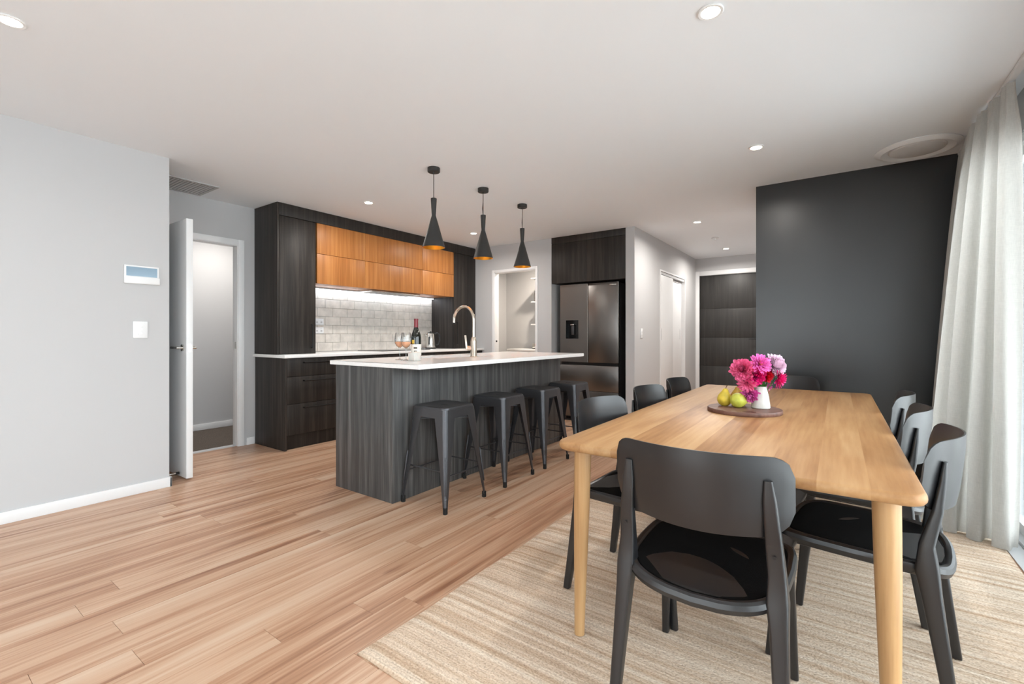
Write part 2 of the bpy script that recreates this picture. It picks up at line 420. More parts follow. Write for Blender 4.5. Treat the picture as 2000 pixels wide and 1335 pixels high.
# white door leaf standing open, perpendicular to its wall
d1 = thing('door_1', 'white flush door standing open beside the left wall', 'door', (XK + .06, 1.455, .012), kind='structure')
box('leaf', XK + .035, -4.085, 1.433, 1.478, .012, 2.015, 'white', d1, .002)
for s, yy in ((-1, 1.433), (1, 1.478)):
    h = lathe('handle', [(.026, 0), (.026, .009), (.011, .009), (.011, .045)], (-4.15, yy, 1.018), 'steel', d1, 20, Matrix.Rotation(-s * PI / 2, 4, 'X'))
    bm = bmesh.new(); addbox(bm, -4.275, -4.142, yy + s * .04 - .006, yy + s * .04 + .006, 1.009, 1.027, .005)
    finish('lever', bm, 'steel', h, True)
box('latch_plate', -4.0852, -4.0835, 1.444, 1.467, .985, 1.05, 'steel', d1)
for z in (.25, 1.05, 1.8):
    tube('hinge', [(XK + .028, 1.485, z), (XK + .028, 1.485, z + .09)], .007, 'steel', d1, 8)
ds = thing('door_stop', 'small chrome door stop on the skirting behind the open door', 'door stop', (-4.2, 1.317, .04))
tube('rod', [(-4.2, 1.3175, .04), (-4.2, 1.405, .04)], .005, 'steel', ds, 8); lathe('tip', [(.011, 0), (.011, .02)], (-4.2, 1.404, .04), 'rubber', ds, 12, Matrix.Rotation(-PI / 2, 4, 'X'))

# pantry wall with opening and fridge recess
PX0, PX1, PZ = -4.116, -3.375, 2.04
FX0, FX1 = -3.136, -2.097
bm = bmesh.new()
for b in ((XK, PX0, YP, YP + .1, 0, CEIL), (PX1, FX0, YP, YP + .1, 0, CEIL), (PX0, PX1, YP, YP + .1, PZ, CEIL),
          (FX0 - .04, FX0, YP + .1, YP + .85, 0, CEIL), (FX0 - .04, FX1, YP + .85, YP + .95, 0, CEIL)): addbox(bm, *b)
S(finish('wall_pantry', bm, 'wall'), 'white wall between kitchen cabinets and refrigerator with pantry opening', 'wall')
casing('trim_3', 'white architrave round the pantry opening', 'y', YP, PX0 + .02, PX1 - .02, PZ - .02, .045, .010, -1)
bm = bmesh.new()
for b in ((FX1, XH, YP, 6.30, 0, CEIL), (FX1, XH, 7.56, YE, 0, CEIL), (FX1, XH, 6.30, 7.56, 2.02, CEIL)): addbox(bm, *b)
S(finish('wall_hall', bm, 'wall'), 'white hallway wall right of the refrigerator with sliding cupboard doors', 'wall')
bm = bmesh.new()
EX0, EX1, EZ = -1.925, -.94, 2.125
for b in ((FX1, EX0, YE, YE + .1, 0, CEIL), (EX1, XB + .1, YE, YE + .1, 0, CEIL), (EX0, EX1, YE, YE + .1, EZ, CEIL)): addbox(bm, *b)
S(finish('wall_entry', bm, 'wall'), 'white wall around the dark front door at the hall end', 'wall')
casing('trim_4', 'white architrave round the dark front door', 'y', YE, EX0, EX1, EZ, .075, .012, -1)
S(box('wall_dining', XB, WIN_X, YB, YB + .11, 0, CEIL, 'blackwall'), 'charcoal black feature wall behind the dining table', 'wall')
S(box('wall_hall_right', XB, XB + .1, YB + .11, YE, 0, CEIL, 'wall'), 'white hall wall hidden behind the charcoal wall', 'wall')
bm = bmesh.new()
for b in ((XK - .9, XK, 6.75, 6.85, 0, CEIL), (XK - .0, FX0 - .04, 6.75, 6.85, 0, CEIL), (XK - .1, XK, YP + .1, 6.75, 0, CEIL), (FX0 - .04, FX0 + .06, YP + .95, 6.75, 0, CEIL)): addbox(bm, *b)
S(finish('wall_pantry_back', bm, 'wall'), 'white walls inside the walk in pantry', 'wall')
S(box('baseboard_hall', XH, XH + .012, YP, 6.25, 0, .072, 'white', None, .003), 'white skirting along the hallway wall', 'skirting')
S(box('baseboard_dining', XB, WIN_X - .01, YB - .012, YB, 0, .072, 'blackwall', None, .003), 'charcoal skirting under the charcoal wall', 'skirting')
# window wall (right) and rear wall, both with big sliding windows
WY0, WY1 = -3.0, 3.95
bm = bmesh.new()
for b in ((WIN_X, WIN_X + .16, WY1, YB + .11, 0, CEIL), (WIN_X, WIN_X + .16, REAR_Y, WY0, 0, CEIL), (WIN_X, WIN_X + .16, WY0, WY1, WIN_H, CEIL)): addbox(bm, *b)
S(finish('wall_right', bm, 'wall'), 'white wall above the sliding window on the right', 'wall')
RX0, RX1 = -2.6, 0.0
bm = bmesh.new()
for b in ((XL - .11, RX0, REAR_Y - .16, REAR_Y, 0, CEIL), (RX1, WIN_X + .16, REAR_Y - .16, REAR_Y, 0, CEIL), (RX0, RX1, REAR_Y - .16, REAR_Y, WIN_H, CEIL)): addbox(bm, *b)
S(finish('wall_rear', bm, 'wall'), 'white wall behind the camera with a wide window', 'wall')
def slider(name, label, axis, plane, a0, a1, n):
    w = thing(name, label, 'window', ((plane, (a0 + a1) / 2, 0) if axis == 'x' else ((a0 + a1) / 2, plane, 0)), kind='structure')
    def ab(nm, p0, p1, q0, q1, z0, z1, mt, par):
        return box(nm, p0, p1, q0, q1, z0, z1, mt, par) if axis == 'x' else box(nm, q0, q1, p0, p1, z0, z1, mt, par)
    ab('sill', plane - .06, plane + .06, a0, a1, 0.001, .022, 'alu', w)
    ab('head', plane - .04, plane + .04, a0, a1, WIN_H - .045, WIN_H, 'white', w)
    st = (a1 - a0) / n
    for i in range(n):
        q0, q1 = a0 + st * i, a0 + st * (i + 1)
        p = ab('pane', plane - .004, plane + .004, q0 + .05, q1 - .05, .07, WIN_H - .09, 'glass', w)
        bm = bmesh.new()
        for (u0, u1, v0, v1) in ((q0, q0 + .055, .022, WIN_H - .045), (q1 - .055, q1, .022, WIN_H - .045), (q0 + .055, q1 - .055, .022, .075), (q0 + .055, q1 - .055, WIN_H - .10, WIN_H - .045)):
            if axis == 'x': addbox(bm, plane - .022, plane + .022, u0, u1, v0, v1)
            else: addbox(bm, u0, u1, plane - .022, plane + .022, v0, v1)
        finish('sash', bm, 'white', w)
    return w
slider('window_1', 'wide white framed sliding window at the right edge', 'x', WIN_X + .05, WY0, WY1, 4)
slider('window_2', 'wide white framed sliding window behind the camera', 'y', REAR_Y - .05, RX0, RX1, 3)
S(box('trim_5', .715, WIN_X - .012, WY0, YB - .014, .0003, .006, 'alu'), 'light grey door track strip beside the rug', 'threshold')
S(box('ground_reflector', WIN_X + .17, 14, -16, 16, -.25, -.1, 'reflector'), 'unseen pale ground added as patio outside the window', 'reflector')  # added outside the window; throws light back into the room
S(box('ground_reflector_rear', -14, WIN_X + .17, -16, REAR_Y - .17, -.25, -.1, 'reflector'), 'unseen pale ground added as patio behind the house', 'reflector')  # added behind the rear window for the same upward bounce

# front door
d2 = thing('door_2', 'dark wood grain front door with horizontal grooves at hall end', 'door', ((EX0 + EX1) / 2, YE + .03, 0), kind='structure')
zs = [.012, .60, 1.075, 1.56, 2.115]
for a, b_ in zip(zs, zs[1:]):
    box('panel', EX0 + .012, EX1 - .012, YE + .012, YE + .055, a + .002, b_ - .002, 'doorblk', d2, .003)
box('panel_core', EX0 + .014, EX1 - .014, YE + .018, YE + .05, .012, 2.115, 'black', d2)
boxes('door_jamb', [(EX0 + .0005, EX0 + .011, YE + .001, YE + .09, .001, EZ - .0005), (EX1 - .011, EX1 - .0005, YE + .001, YE + .09, .001, EZ - .0005), (EX0 + .011, EX1 - .011, YE + .001, YE + .09, 2.1155, EZ - .0005)], M['doorblk'], d2)
h = box('handle', EX1 - .13, EX1 - .085, YE - .002, YE + .013, .93, 1.17, 'blkhandle', d2, .004)
tube('lever', [(EX1 - .108, YE + .01, 1.06), (EX1 - .108, YE - .05, 1.06), (EX1 - .22, YE - .055, 1.06)], .009, 'blkhandle', h, 8)
# hall cupboard with two sliding leaves
d3 = thing('door_3', 'pair of white sliding cupboard doors in the hallway wall', 'door', (XH - .03, 6.93, 0), kind='structure')
l1 = box('leaf', XH - .035, XH - .010, 6.335, 6.95, .012, 1.955, 'white', d3, .002)
l2 = box('leaf', XH - .075, XH - .045, 6.91, 7.525, .012, 1.955, 'white', d3, .002)
box('finger_pull', XH - .0105, XH - .0088, 6.385, 6.41, 1.05, 1.21, 'alu', l1); box('finger_pull', XH - .0455, XH - .0438, 7.43, 7.455, 1.05, 1.21, 'alu', l2)
box('track', XH - .085, XH - .004, 6.335, 7.525, 1.96, 1.995, 'alu', d3)
box('soft_close', XH - .044, XH - .037, 6.96, 7.42, 1.925, 1.958, 'vent', d3)
S(boxes('trim_6', [(XH - .112, XH + .008, 6.30, 6.33, 0, 1.998), (XH - .112, XH + .008, 7.53, 7.56, 0, 1.998), (XH - .112, XH + .008, 6.30, 7.56, 1.998, 2.02)], 'white'), 'white frame round the hall cupboard', 'door trim')
S(box('wall_cupboard_back', XH - .125, XH - .113, 6.30, 7.56, 0, 2.02, 'wall'), 'back of the hall cupboard', 'wall')

# ------------------------------------------------------------------ kitchen run
Y0, Y1 = 2.33, YP - .002          # cabinet run
XU, XF = -4.48, -4.325            # upper fronts, lower fronts
BT = .925
def cab_handle(parent, pts, mat='blkhandle'):
    return tube('handle', pts, .006, mat, parent, 8)
ucz = 2.295
c = thing('tall_cabinet', 'dark tall bench cabinet left of the golden overhead doors', 'cabinet', ((XK + XU) / 2, 2.54, BT), group='dark tall cabinets standing on the kitchen bench')
box('side_panel', XK + .001, XU + .02, Y0, Y0 + .02, BT + .001, CEIL - .001, 'dark', c, .001)
box('body', XK + .001, XU - .001, Y0 + .021, 2.748, BT + .001, ucz, 'dark', c)
dd = box('door', XU, XU + .02, Y0 + .023, 2.735, BT + .004, ucz - .004, 'dark', c, .001)
cab_handle(dd, [(XU + .018, 2.69, .985), (XU + .042, 2.69, .985), (XU + .042, 2.69, 1.225), (XU + .018, 2.69, 1.225)])
c = thing('tall_cabinet', 'dark tall bench cabinet right of the golden overhead doors', 'cabinet', ((XK + XU) / 2, 5.1, BT), group='dark tall cabinets standing on the kitchen bench')
box('body', XK + .001, XU - .001, 4.862, Y1, BT + .001, ucz, 'dark', c)
dd = box('door', XU, XU + .02, 4.866, Y1 - .002, BT + .004, ucz - .004, 'dark', c, .001)
cab_handle(dd, [(XU + .018, 4.92, .985), (XU + .042, 4.92, .985), (XU + .042, 4.92, 1.30), (XU + .018, 4.92, 1.30)])
tag(box('cabinet_cornice', XK + .001, XU + .02, Y0 + .021, Y1, ucz + .002, CEIL - .001, 'dark', None, .001), 'long dark panel closing the gap between cabinets and ceiling', 'cornice')
oz0 = 1.66
c = thing('overhead_cabinet', 'golden timber overhead cabinet above the tiled splashback', 'cabinet', ((XK + XU) / 2, 3.8, oz0))
box('body', XK + .001, XU - .001, 2.752, 4.858, oz0 + .004, ucz, 'timber', c)
ys = [2.75, 3.353, 4.252, 4.858]
for a, b_ in zip(ys, ys[1:]):
    for z0, z1 in ((oz0, 1.972), (1.976, ucz - .002)):
        box('door_panel', XU, XU + .02, a + .0025, b_ - .002, z0, z1, 'timber', c, .001)
hd = thing('range_hood', 'slim built in range hood under the overhead cabinet', 'range hood', (-4.7, 3.9, 1.62))
box('body', XK + .08, XU - .07, 3.52, 4.3, 1.640, 1.6625, 'steel', hd, .002); box('filter', XK + .12, XU - .11, 3.58, 4.24, 1.636, 1.6402, 'vent', hd)
ls = thing('strip_light', 'cool white light strip glowing under the overhead cabinet', 'light', (XK + .055, 3.8, 1.64))
box('housing', XK + .012, XK + .074, 2.78, 4.84, 1.648, 1.6625, 'alu', ls); box('diffuser', XK + .018, XK + .068, 2.785, 4.835, 1.642, 1.6478, 'led', ls)
# bench and base units
bm = bmesh.new(); addbox(bm, XK + .001, XF + .035, Y0 - .018, YP - .002, BT - .03, BT, .003)
tag(finish('bench_top', bm, 'stone', None, True), 'long white stone benchtop along the kitchen wall', 'benchtop')
bx = thing('cabinet_end_panel', 'dark veneer end panel of the kitchen base units by the doorway', 'panel', (-4.6, Y0, 0))
box('panel', XK + .016, XF + .004, Y0, Y0 + .02, .001, BT - .031, 'dark', bx, .001)
ub = [Y0 + .021, 3.08, 3.83, 4.58, YP - .004]
names = ['base drawer unit nearest the bedroom hall doorway', 'second base drawer unit from the doorway', 'base drawer unit under the cooktop', 'base drawer unit beside the pantry wall']
for i, (a, b_) in enumerate(zip(ub, ub[1:])):
    u = thing('drawer_unit', 'dark ' + names[i], 'cabinet', (-4.6, (a + b_) / 2, 0), group='dark kitchen base units')
    box('carcass', XK + .016, XF - .021, a, b_ - .002, .14, BT - .032, 'dark', u)
    box('kickboard', XF - .06, XF - .045, a, b_ - .002, .001, .139, 'dark', u)
    for z0, z1 in ((.145, .443), (.447, .709), (.713, BT - .036)):
        dr = box('drawer', XF - .02, XF, a + .002, b_ - .004, z0, z1, 'dark', u, .001)
        zz = z1 - .042; cab_handle(dr, [(XF - .002, a + .17, zz), (XF + .026, a + .17, zz), (XF + .026, b_ - .19, zz), (XF - .002, b_ - .19, zz)])
# splashback tiles, running bond
sp = thing('splashback', 'off white brick pattern tile splashback behind the cooktop', 'splashback', (XK, 3.8, BT))
box('grout', XK + .0005, XK + .005, 2.752, 4.86, BT + .001, oz0 - .001, 'grout', sp)
tw, th = .200, .1012; tm = {}
def tile(y0, y1, z0, z1, k):
    key = (round(y1 - y0, 3), round(z1 - z0, 3))
    if key not in tm:
        bm = bmesh.new(); hw, hh = (y1 - y0) / 2 - .0016, (z1 - z0) / 2 - .0016
        if hw < .004 or hh < .004: bm.free(); return
        addbox(bm, 0, .010, -hw, hw, -hh, hh, .0022, 1); bmesh.ops.recalc_face_normals(bm, faces=bm.faces)
        me = bpy.data.meshes.new('tile'); bm.to_mesh(me); bm.free(); me.materials.append(M['tile']); tm[key] = me
    o = bpy.data.objects.new('tile', tm[key]); COL.objects.link(o); o.parent = sp
    o.location = Vector((XK + .003 + random.uniform(0, .0012), (y0 + y1) / 2, (z0 + z1) / 2)) - WL[sp.name_full]
    o.rotation_euler = (0, random.uniform(-.012, .012), random.uniform(-.01, .01))
z = BT + .004; row = 0
while z < oz0 - .01:
    z1 = min(z + th, oz0 - .001); y = 3.2236 - tw * 3 + (0 if row % 2 == 0 else -.1)
    while y < 4.86:
        a, b_ = max(y, 2.753), min(y + tw, 4.859)
        if b_ - a > .012: tile(a, b_, z, z1, row)
        y += tw
    z = z1; row += 1
for z, lb in ((1.272, 'white power outlet higher on the tiles beside the tall cabinet'), (1.172, 'white power outlet lower on the tiles beside the tall cabinet')):
    p = thing('power_outlet', lb, 'outlet', (XK + .014, 3.04, z - .036), group='power outlets on the splashback')
    box('plate', XK + .0142, XK + .022, 2.985, 3.10, z - .036, z + .036, 'white', p, .002)
    for yy in (3.015, 3.07): box('socket', XK + .022, XK + .0228, yy - .011, yy + .011, z - .016, z + .004, 'wall', p); box('rocker', XK + .022, XK + .0245, yy - .006, yy + .006, z + .012, z + .026, 'white', p)
ck = thing('cooktop', 'thin black glass cooktop on the kitchen benchtop', 'cooktop', (-4.6, 3.95, BT))
box('glass', -4.83, -4.36, 3.52, 4.3, BT + .0005, BT + .007, 'blackglass', ck, .002)
for px, py, r in ((-4.72, 3.7, .09), (-4.5, 3.7, .075), (-4.72, 4.1, .075), (-4.5, 4.1, .09)):
    lathe('zone_ring', [(r, 0), (r, .0004), (r - .003, .0004), (r - .003, 0)], (px, py, BT + .0071), 'vent', ck, 32, close=True)
# kettle
kx, ky = -4.72, 4.66
k = thing('kettle', 'stainless steel electric kettle with black handle on the back bench', 'kettle', (kx, ky, BT))
lathe('base', [(0, 0), (.078, 0), (.08, .012), (.07, .018), (0, .018)], (kx, ky, BT + .0005), 'black', k, 28)
lathe('body', [(.072, .018), (.075, .03), (.068, .13), (.060, .205), (.056, .215), (.0, .222)], (kx, ky, BT), 'steel', k, 32)
lathe('lid', [(.05, .219), (.045, .229), (.012, .232), (.010, .245), (0, .246)], (kx, ky, BT), 'black', k, 24)
v = Vector((.55, .83, 0))
bm = bmesh.new(); addtube(bm, [Vector((kx, ky, BT)) + v * a + Vector((0, 0, h)) for a, h in ((.055, .205), (.095, .225), (.125, .19), (.128, .12), (.105, .06), (.066, .05))], [.011, .012, .012, .011, .010, .009], 10); finish('handle', bm, 'black', k, True)
bm = bmesh.new(); addlathe(bm, [(.008, 0), (.026, .05)], (0, 0, 0), 12); 
for q in bm.verts: q.co = Vector((kx, ky, BT + .155)) + Vector((-.55, -.83, 0)) * (.05 + .5 * q.co.z + .3 * abs(q.co.x) * 0) + Vector((q.co.x * .8, q.co.y * -.5, q.co.z * .9))
finish('spout', bm, 'steel', k, True)
a = math.radians(-62); bm = bmesh.new(); addbox(bm, .066, .0755, -.009, .009, .06, .17, .002)
for q in bm.verts: x_, y_ = q.co.x - (q.co.z - .06) * .09, q.co.y; q.co = Vector((kx + x_ * math.cos(a) - y_ * math.sin(a), ky + x_ * math.sin(a) + y_ * math.cos(a), BT + q.co.z))
finish('water_gauge', bm, 'black', k)
(tube('cord', [(kx - .05, ky - .06, BT + .006), (kx - .07, ky - .12, BT + .006), (kx - .12, ky - .10, BT + .05), (XK + .03, ky - .14, BT + .10)], .004, 'black', k, 6))

# ------------------------------------------------------------------ island
IX0, IX1, IY0, IY1 = -3.03, -2.40, 2.02, 4.27
IT = .93
isl = thing('kitchen_island', 'grey wood grain island under the white stone top', 'island', ((IX0 + IX1) / 2, (IY0 + IY1) / 2, 0))
box('end_panel', IX0, IX1 - .0215, IY0, IY0 + .03, .001, IT - .031, 'island', isl, .001)
box('end_panel', IX0, IX1 - .0215, IY1 - .03, IY1, .001, IT - .031, 'island', isl, .001)
box('back_panel', IX1 - .02, IX1, IY0, IY1, .001, IT - .031, 'island', isl, .001)
ib = [IY0 + .031, 2.55, 3.0, 3.6, IY1 - .031]
for a, b_ in zip(ib, ib[1:]):
    dr = box('door', IX0 + .004, IX0 + .022, a + .002, b_ - .002, .14, IT - .034, 'island', isl, .001)
    tube('handle', [(IX0 + .005, a + .1, .85), (IX0 - .02, a + .1, .85), (IX0 - .02, b_ - .1, .85), (IX0 + .005, b_ - .1, .85)], .006, 'blkhandle', dr, 8)
box('kickboard', IX0 + .05, IX0 + .065, IY0 + .031, IY1 - .031, .001, .138, 'island', isl)
# benchtop with sink cut-out
SX0, SX1, SY0, SY1 = -2.98, -2.60, 2.66, 3.36
bm = bmesh.new()
ox0, ox1, oy0, oy1 = -3.085, -2.132, 2.005, 4.29
def ringv(r, z): return [bm.verts.new((x, y, z)) for x, y in r]
outer = [(ox0, oy0), (ox1, oy0), (ox1, oy1), (ox0, oy1)]; inner = [(SX0, SY0), (SX1, SY0), (SX1, SY1), (SX0, SY1)]
To, Ti, Bo, Bi = ringv(outer, IT), ringv(inner, IT), ringv(outer, IT - .03), ringv(inner, IT - .03)
for i in range(4):
    j = (i + 1) % 4
    bm.faces.new((To[i], To[j], Ti[j], Ti[i])); bm.faces.new((Bo[i], Bo[j], Bi[j], Bi[i])); bm.faces.new((To[i], To[j], Bo[j], Bo[i])); bm.faces.new((Ti[i], Ti[j], Bi[j], Bi[i]))
eds = [e for e in bm.edges if (e.verts[0] in To + Bo and e.verts[1] in To + Bo)]
bmesh.ops.bevel(bm, geom=eds, offset=.003, segments=2, affect='EDGES')
tag(finish('island_top', bm, 'stone', None, True), 'white stone island benchtop overhanging the stools', 'benchtop')
sk = thing('sink', 'undermount steel sink set into the white island top', 'sink', ((SX0 + SX1) / 2, (SY0 + SY1) / 2, IT - .22))
bm = bmesh.new()
rg = []
for ins, z in ((-.012, IT - .031), (-.001, IT - .031), (.004, IT - .06), (.012, IT - .20), (.03, IT - .215), (.12, IT - .217)):
    rg.append([((SX0 + SX1) / 2 + x, (SY0 + SY1) / 2 + y, z) for x, y in rrect(SX1 - SX0 - 2 * ins, SY1 - SY0 - 2 * ins, max(.02, .05 - ins * .2), 5)])
addloft(bm, rg, cap=False); bm.faces.new([bm.verts.new(p) for p in rg[-1]]); bmesh.ops.remove_doubles(bm, verts=bm.verts, dist=1e-5)
finish('bowl', bm, 'steel', sk, True)
lathe('drain', [(0, .004), (.03, .004), (.04, .001), (.042, 0)], ((SX0 + SX1) / 2, (SY0 + SY1) / 2, IT - .216), 'steel', sk, 24, cap=False)
tx, ty = -2.535, 3.01
tp = thing('kitchen_tap', 'brushed gooseneck mixer tap arching over the island sink', 'tap', (tx, ty, IT))
lathe('body', [(0, 0), (.030, 0), (.031, .004), (.0275, .010), (.0265, .13), (.022, .15), (.015, .17), (0, .17)], (tx, ty, IT + .0005), 'nickel', tp, 28)
ap = [(tx, ty, IT + .15), (tx, ty, IT + .32)]
for i in range(1, 15):
    t = i / 14 * PI * 1.02; ap.append((tx - .113 + .113 * math.cos(t), ty, IT + .32 + .113 * math.sin(t)))
ap.append((tx - .226, ty, IT + .295))
tube('spout', ap, .0125, 'nickel', tp, 14); tube('aerator', [(tx - .226, ty, IT + .297), (tx - .226, ty, IT + .285)], .0135, 'blkhandle', tp, 14)
lv = tube('valve', [(tx, ty, IT + .075), (tx - .052 * .83, ty - .052 * .55, IT + .075)], .020, 'nickel', tp, 16)
bm = bmesh.new(); addbox(bm, -.0075, .0075, -.018, .018, 0, .125, .003)
for q in bm.verts: q.co = Vector((tx - .058 * .83, ty - .058 * .55, IT + .06)) + Vector((q.co.x * .83 - q.co.y * .55 - q.co.z * .14, q.co.x * .55 + q.co.y * .83, q.co.z))
finish('lever', bm, 'nickel', lv, True)
# wine bottle
bx_, by_ = -2.558, 2.375
w = thing('wine_bottle', 'dark wine bottle with red capsule and white label on the island', 'bottle', (bx_, by_, IT))
lathe('glass', [(0, .004), (.03, .001), (.0365, .006), (.0375, .012), (.0375, .165), (.034, .19), (.020, .225), (.0145, .245), (.0140, .296), (.0150, .297), (.015, .305), (0, .305)], (bx_, by_, IT), 'bottle', w, 32)
lathe('capsule', [(.0148, .232), (.0150, .245), (.0148, .294), (.0158, .295), (.0158, .308), (0, .3085)], (bx_, by_, IT), 'red', w, 24)
def arc_label(name, r, a0, a1, z0, z1, mat, parent, n=14):
    bm = bmesh.new(); lo = []; hi = []
    for i in range(n + 1):
        a = math.radians(a0 + (a1 - a0) * i / n)
        lo.append(bm.verts.new((bx_ + r * math.cos(a), by_ + r * math.sin(a), IT + z0))); hi.append(bm.verts.new((bx_ + r * math.cos(a), by_ + r * math.sin(a), IT + z1)))
    for i in range(n): bm.faces.new((lo[i], lo[i + 1], hi[i + 1], hi[i]))
    return finish(name, bm, mat, parent, True)
lb = arc_label('label', .0379, -125, 40, .038, .118, 'label', w)
arc_label('label_print', .0381, -70, -30, .085, .100, 'ink', lb, 6); arc_label('label_print', .0381, -66, -34, .066, .072, 'ink', lb, 6)
arc_label('seal', .0379, -94, -62, .124, .152, 'yellow', w, 6)
pot = thing('candle_pot', 'small square white pot standing in front of the wine bottle', 'pot', (-2.50, 2.305, IT))
bm = bmesh.new(); addbox(bm, -2.534, -2.466, 2.272, 2.339, IT + .0005, IT + .062, .006); finish('body', bm, 'ceramic', pot, True)
lathe('wax', [(0, 0), (.022, 0), (.022, .002), (0, .002)], (-2.50, 2.305, IT + .0622), 'label', pot, 20); tube('wick', [(-2.50, 2.305, IT + .064), (-2.498, 2.304, IT + .074)], .0015, 'black', pot, 6)
for i, (gx, gy, lb) in enumerate(((-2.715, 2.355, 'wine glass of rose at the far left of the bottle'), (-2.586, 2.302, 'wine glass of rose nearest the wine bottle'))):
    g = thing('wine_glass', lb, 'wine glass', (gx, gy, IT), group='wine glasses on the island')
    lathe('foot', [(0, .0005), (.034, .0005), (.034, .002), (.012, .005), (.004, .010)], (gx, gy, IT), 'wineglass', g, 28, cap=False)
    lathe('stem', [(.0038, .0085), (.0034, .05), (.0042, .085), (.012, .094)], (gx, gy, IT), 'wineglass', g, 16, cap=False)
    lathe('bowl', [(.006, .092), (.024, .103), (.036, .125), (.0385, .150), (.035, .185), (.0315, .205)], (gx, gy, IT), 'wineglass', g, 32, cap=False)
    lathe('wine', [(0, .095), (.005, .0955), (.0225, .105), (.0345, .126), (.0365, .137), (0, .137)], (gx, gy, IT), 'wine', g, 28)

# ------------------------------------------------------------------ refrigerator and its surround
c = thing('fridge_cabinet', 'dark wood cabinet filling the space above the refrigerator', 'cabinet', ((FX0 + FX1) / 2, YP + .3, 1.805))
box('body', FX0 + .001, FX1 - .001, YP + .022, YP + .6, 1.805, CEIL - .001, 'dark', c)
box('cornice', FX0 + .001, FX1 - .001, YP - .002, YP + .021, 2.335, CEIL - .001, 'dark', c, .001)
mx_ = (FX0 + FX1) / 2
box('door', FX0 + .002, mx_ - .0012, YP, YP + .021, 1.805, 2.332, 'dark', c, .001); box('door', mx_ + .0012, FX1 - .002, YP, YP + .021, 1.805, 2.332, 'dark', c, .001)
RX_0, RX_1, RY = -3.042, -2.218, YP + .07
f = thing('refrigerator', 'dark stainless french door refrigerator with water dispenser', 'refrigerator', ((RX_0 + RX_1) / 2, RY + .3, 0))
box('body', RX_0 + .005, RX_1 - .005, RY + .055, RY + .62, .03, 1.775, 'fridgeside', f)
rm = (RX_0 + RX_1) / 2
# left door has a real dispenser recess
DX0, DX1, DZ0, DZ1 = -2.955, -2.77, 1.07, 1.315
bm = bmesh.new()
for b in ((RX_0, DX0, RY, RY + .05, .765, 1.785), (DX1, rm - .003, RY, RY + .05, .765, 1.785), (DX0, DX1, RY, RY + .05, .765, DZ0), (DX0, DX1, RY, RY + .05, DZ1, 1.785)): addbox(bm, *b)
bmesh.ops.remove_doubles(bm, verts=bm.verts, dist=1e-5); ld = finish('door', bm, 'fridge', f)
box('edge_strip', rm - .008, rm - .0035, RY - .0015, RY + .01, .767, 1.783, 'steel', ld)
dp = boxes('dispenser', [(DX0 + .0005, DX0 + .008, RY + .002, RY + .048, DZ0 + .001, DZ1 - .001), (DX1 - .008, DX1 - .0005, RY + .002, RY + .048, DZ0 + .001, DZ1 - .001), (DX0 + .008, DX1 - .008, RY + .04, RY + .048, DZ0 + .001, DZ1 - .001), (DX0 + .008, DX1 - .008, RY + .002, RY + .04, DZ0 + .001, DZ0 + .012), (DX0 + .008, DX1 - .008, RY + .002, RY + .04, DZ1 - .05, DZ1 - .001)], 'blackglass', f)
box('paddle', -2.885, -2.845, RY + .022, RY + .03, 1.12, 1.24, 'blkmetal', dp, .003); box('nozzle', -2.89, -2.84, RY + .008, RY + .032, 1.245, 1.264, 'steel', dp, .003)
rd = box('door', rm + .003, RX_1, RY, RY + .05, .765, 1.785, 'fridge', f, .004)
box('edge_strip', RX_1 - .005, RX_1 + .0008, RY - .001, RY + .012, .767, 1.783, 'steel', rd)
box('brand_mark', -2.335, -2.245, RY - .0012, RY + .001, 1.745, 1.757, 'steel', rd, .0004)
dw = box('freezer_drawer', RX_0, RX_1, RY, RY + .05, .40, .725, 'fridge', f, .004)
box('freezer_drawer', RX_0, RX_1, RY, RY + .05, .05, .395, 'fridge', f, .004)
box('handle_recess', RX_0 + .01, RX_1 - .01, RY + .02, RY + .05, .724, .766, 'black', f)
for x in (RX_0 + .04, RX_1 - .08): box('foot', x, x + .05, RY + .1, RY + .15, .001, .031, 'black', f)

# ------------------------------------------------------------------ pantry contents
for i, (z, lb) in enumerate(((2.06, 'top'), (1.67, 'second'), (1.30, 'third'))):
    s = thing('pantry_shelf', 'white pantry shelf, %s one down seen through the pantry opening' % lb, 'shelf', (-3.7, 6.55, z), group='pantry shelves')
    box('board', -4.13, FX0 - .045, 6.36, 6.749, z - .018, z, 'white', s, .001)
    bm = bmesh.new(); r_ = [[(-4.10, 6.748, z - .0185), (-4.10, 6.42, z - .0185), (-4.10, 6.748, z - .2)], [(-4.085, 6.748, z - .0185), (-4.085, 6.42, z - .0185), (-4.085, 6.748, z - .2)]]; addloft(bm, r_); finish('bracket', bm, 'white', s)
for i, (x, z, hh, rr, mt, nm, lb) in enumerate(((-4.06, 1.67, .17, .05, 'jar', 'storage_jar', 'grey storage jar on the middle pantry shelf'), (-4.05, 1.30, .30, .045, 'black', 'cereal_canister', 'tall black canister on the lower pantry shelf'), (-3.93, 1.30, .27, .05, 'jar', 'storage_jar', 'tall grey jar on the lower pantry shelf'))):
    j = thing(nm, lb, 'container', (x, 6.45, z)); lathe('body', [(0, 0), (rr, 0), (rr, hh * .85), (rr * .9, hh * .9), (0, hh * .9)], (x, 6.45, z + .0005), mt, j, 24); lathe('lid', [(rr * .93, 0), (rr * .93, hh * .1), (0, hh * .1)], (x, 6.45, z + hh * .9 + .001), 'blkmetal', j, 24)
pb = thing('pantry_bench', 'white pantry bench low behind the island', 'bench', (-3.8, 6.5, 0))
box('top', -4.5, FX0 - .045, 6.2, 6.749, .86, .89, 'stone', pb, .002); box('body', -4.48, FX0 - .05, 6.25, 6.749, .001, .859, 'white', pb)
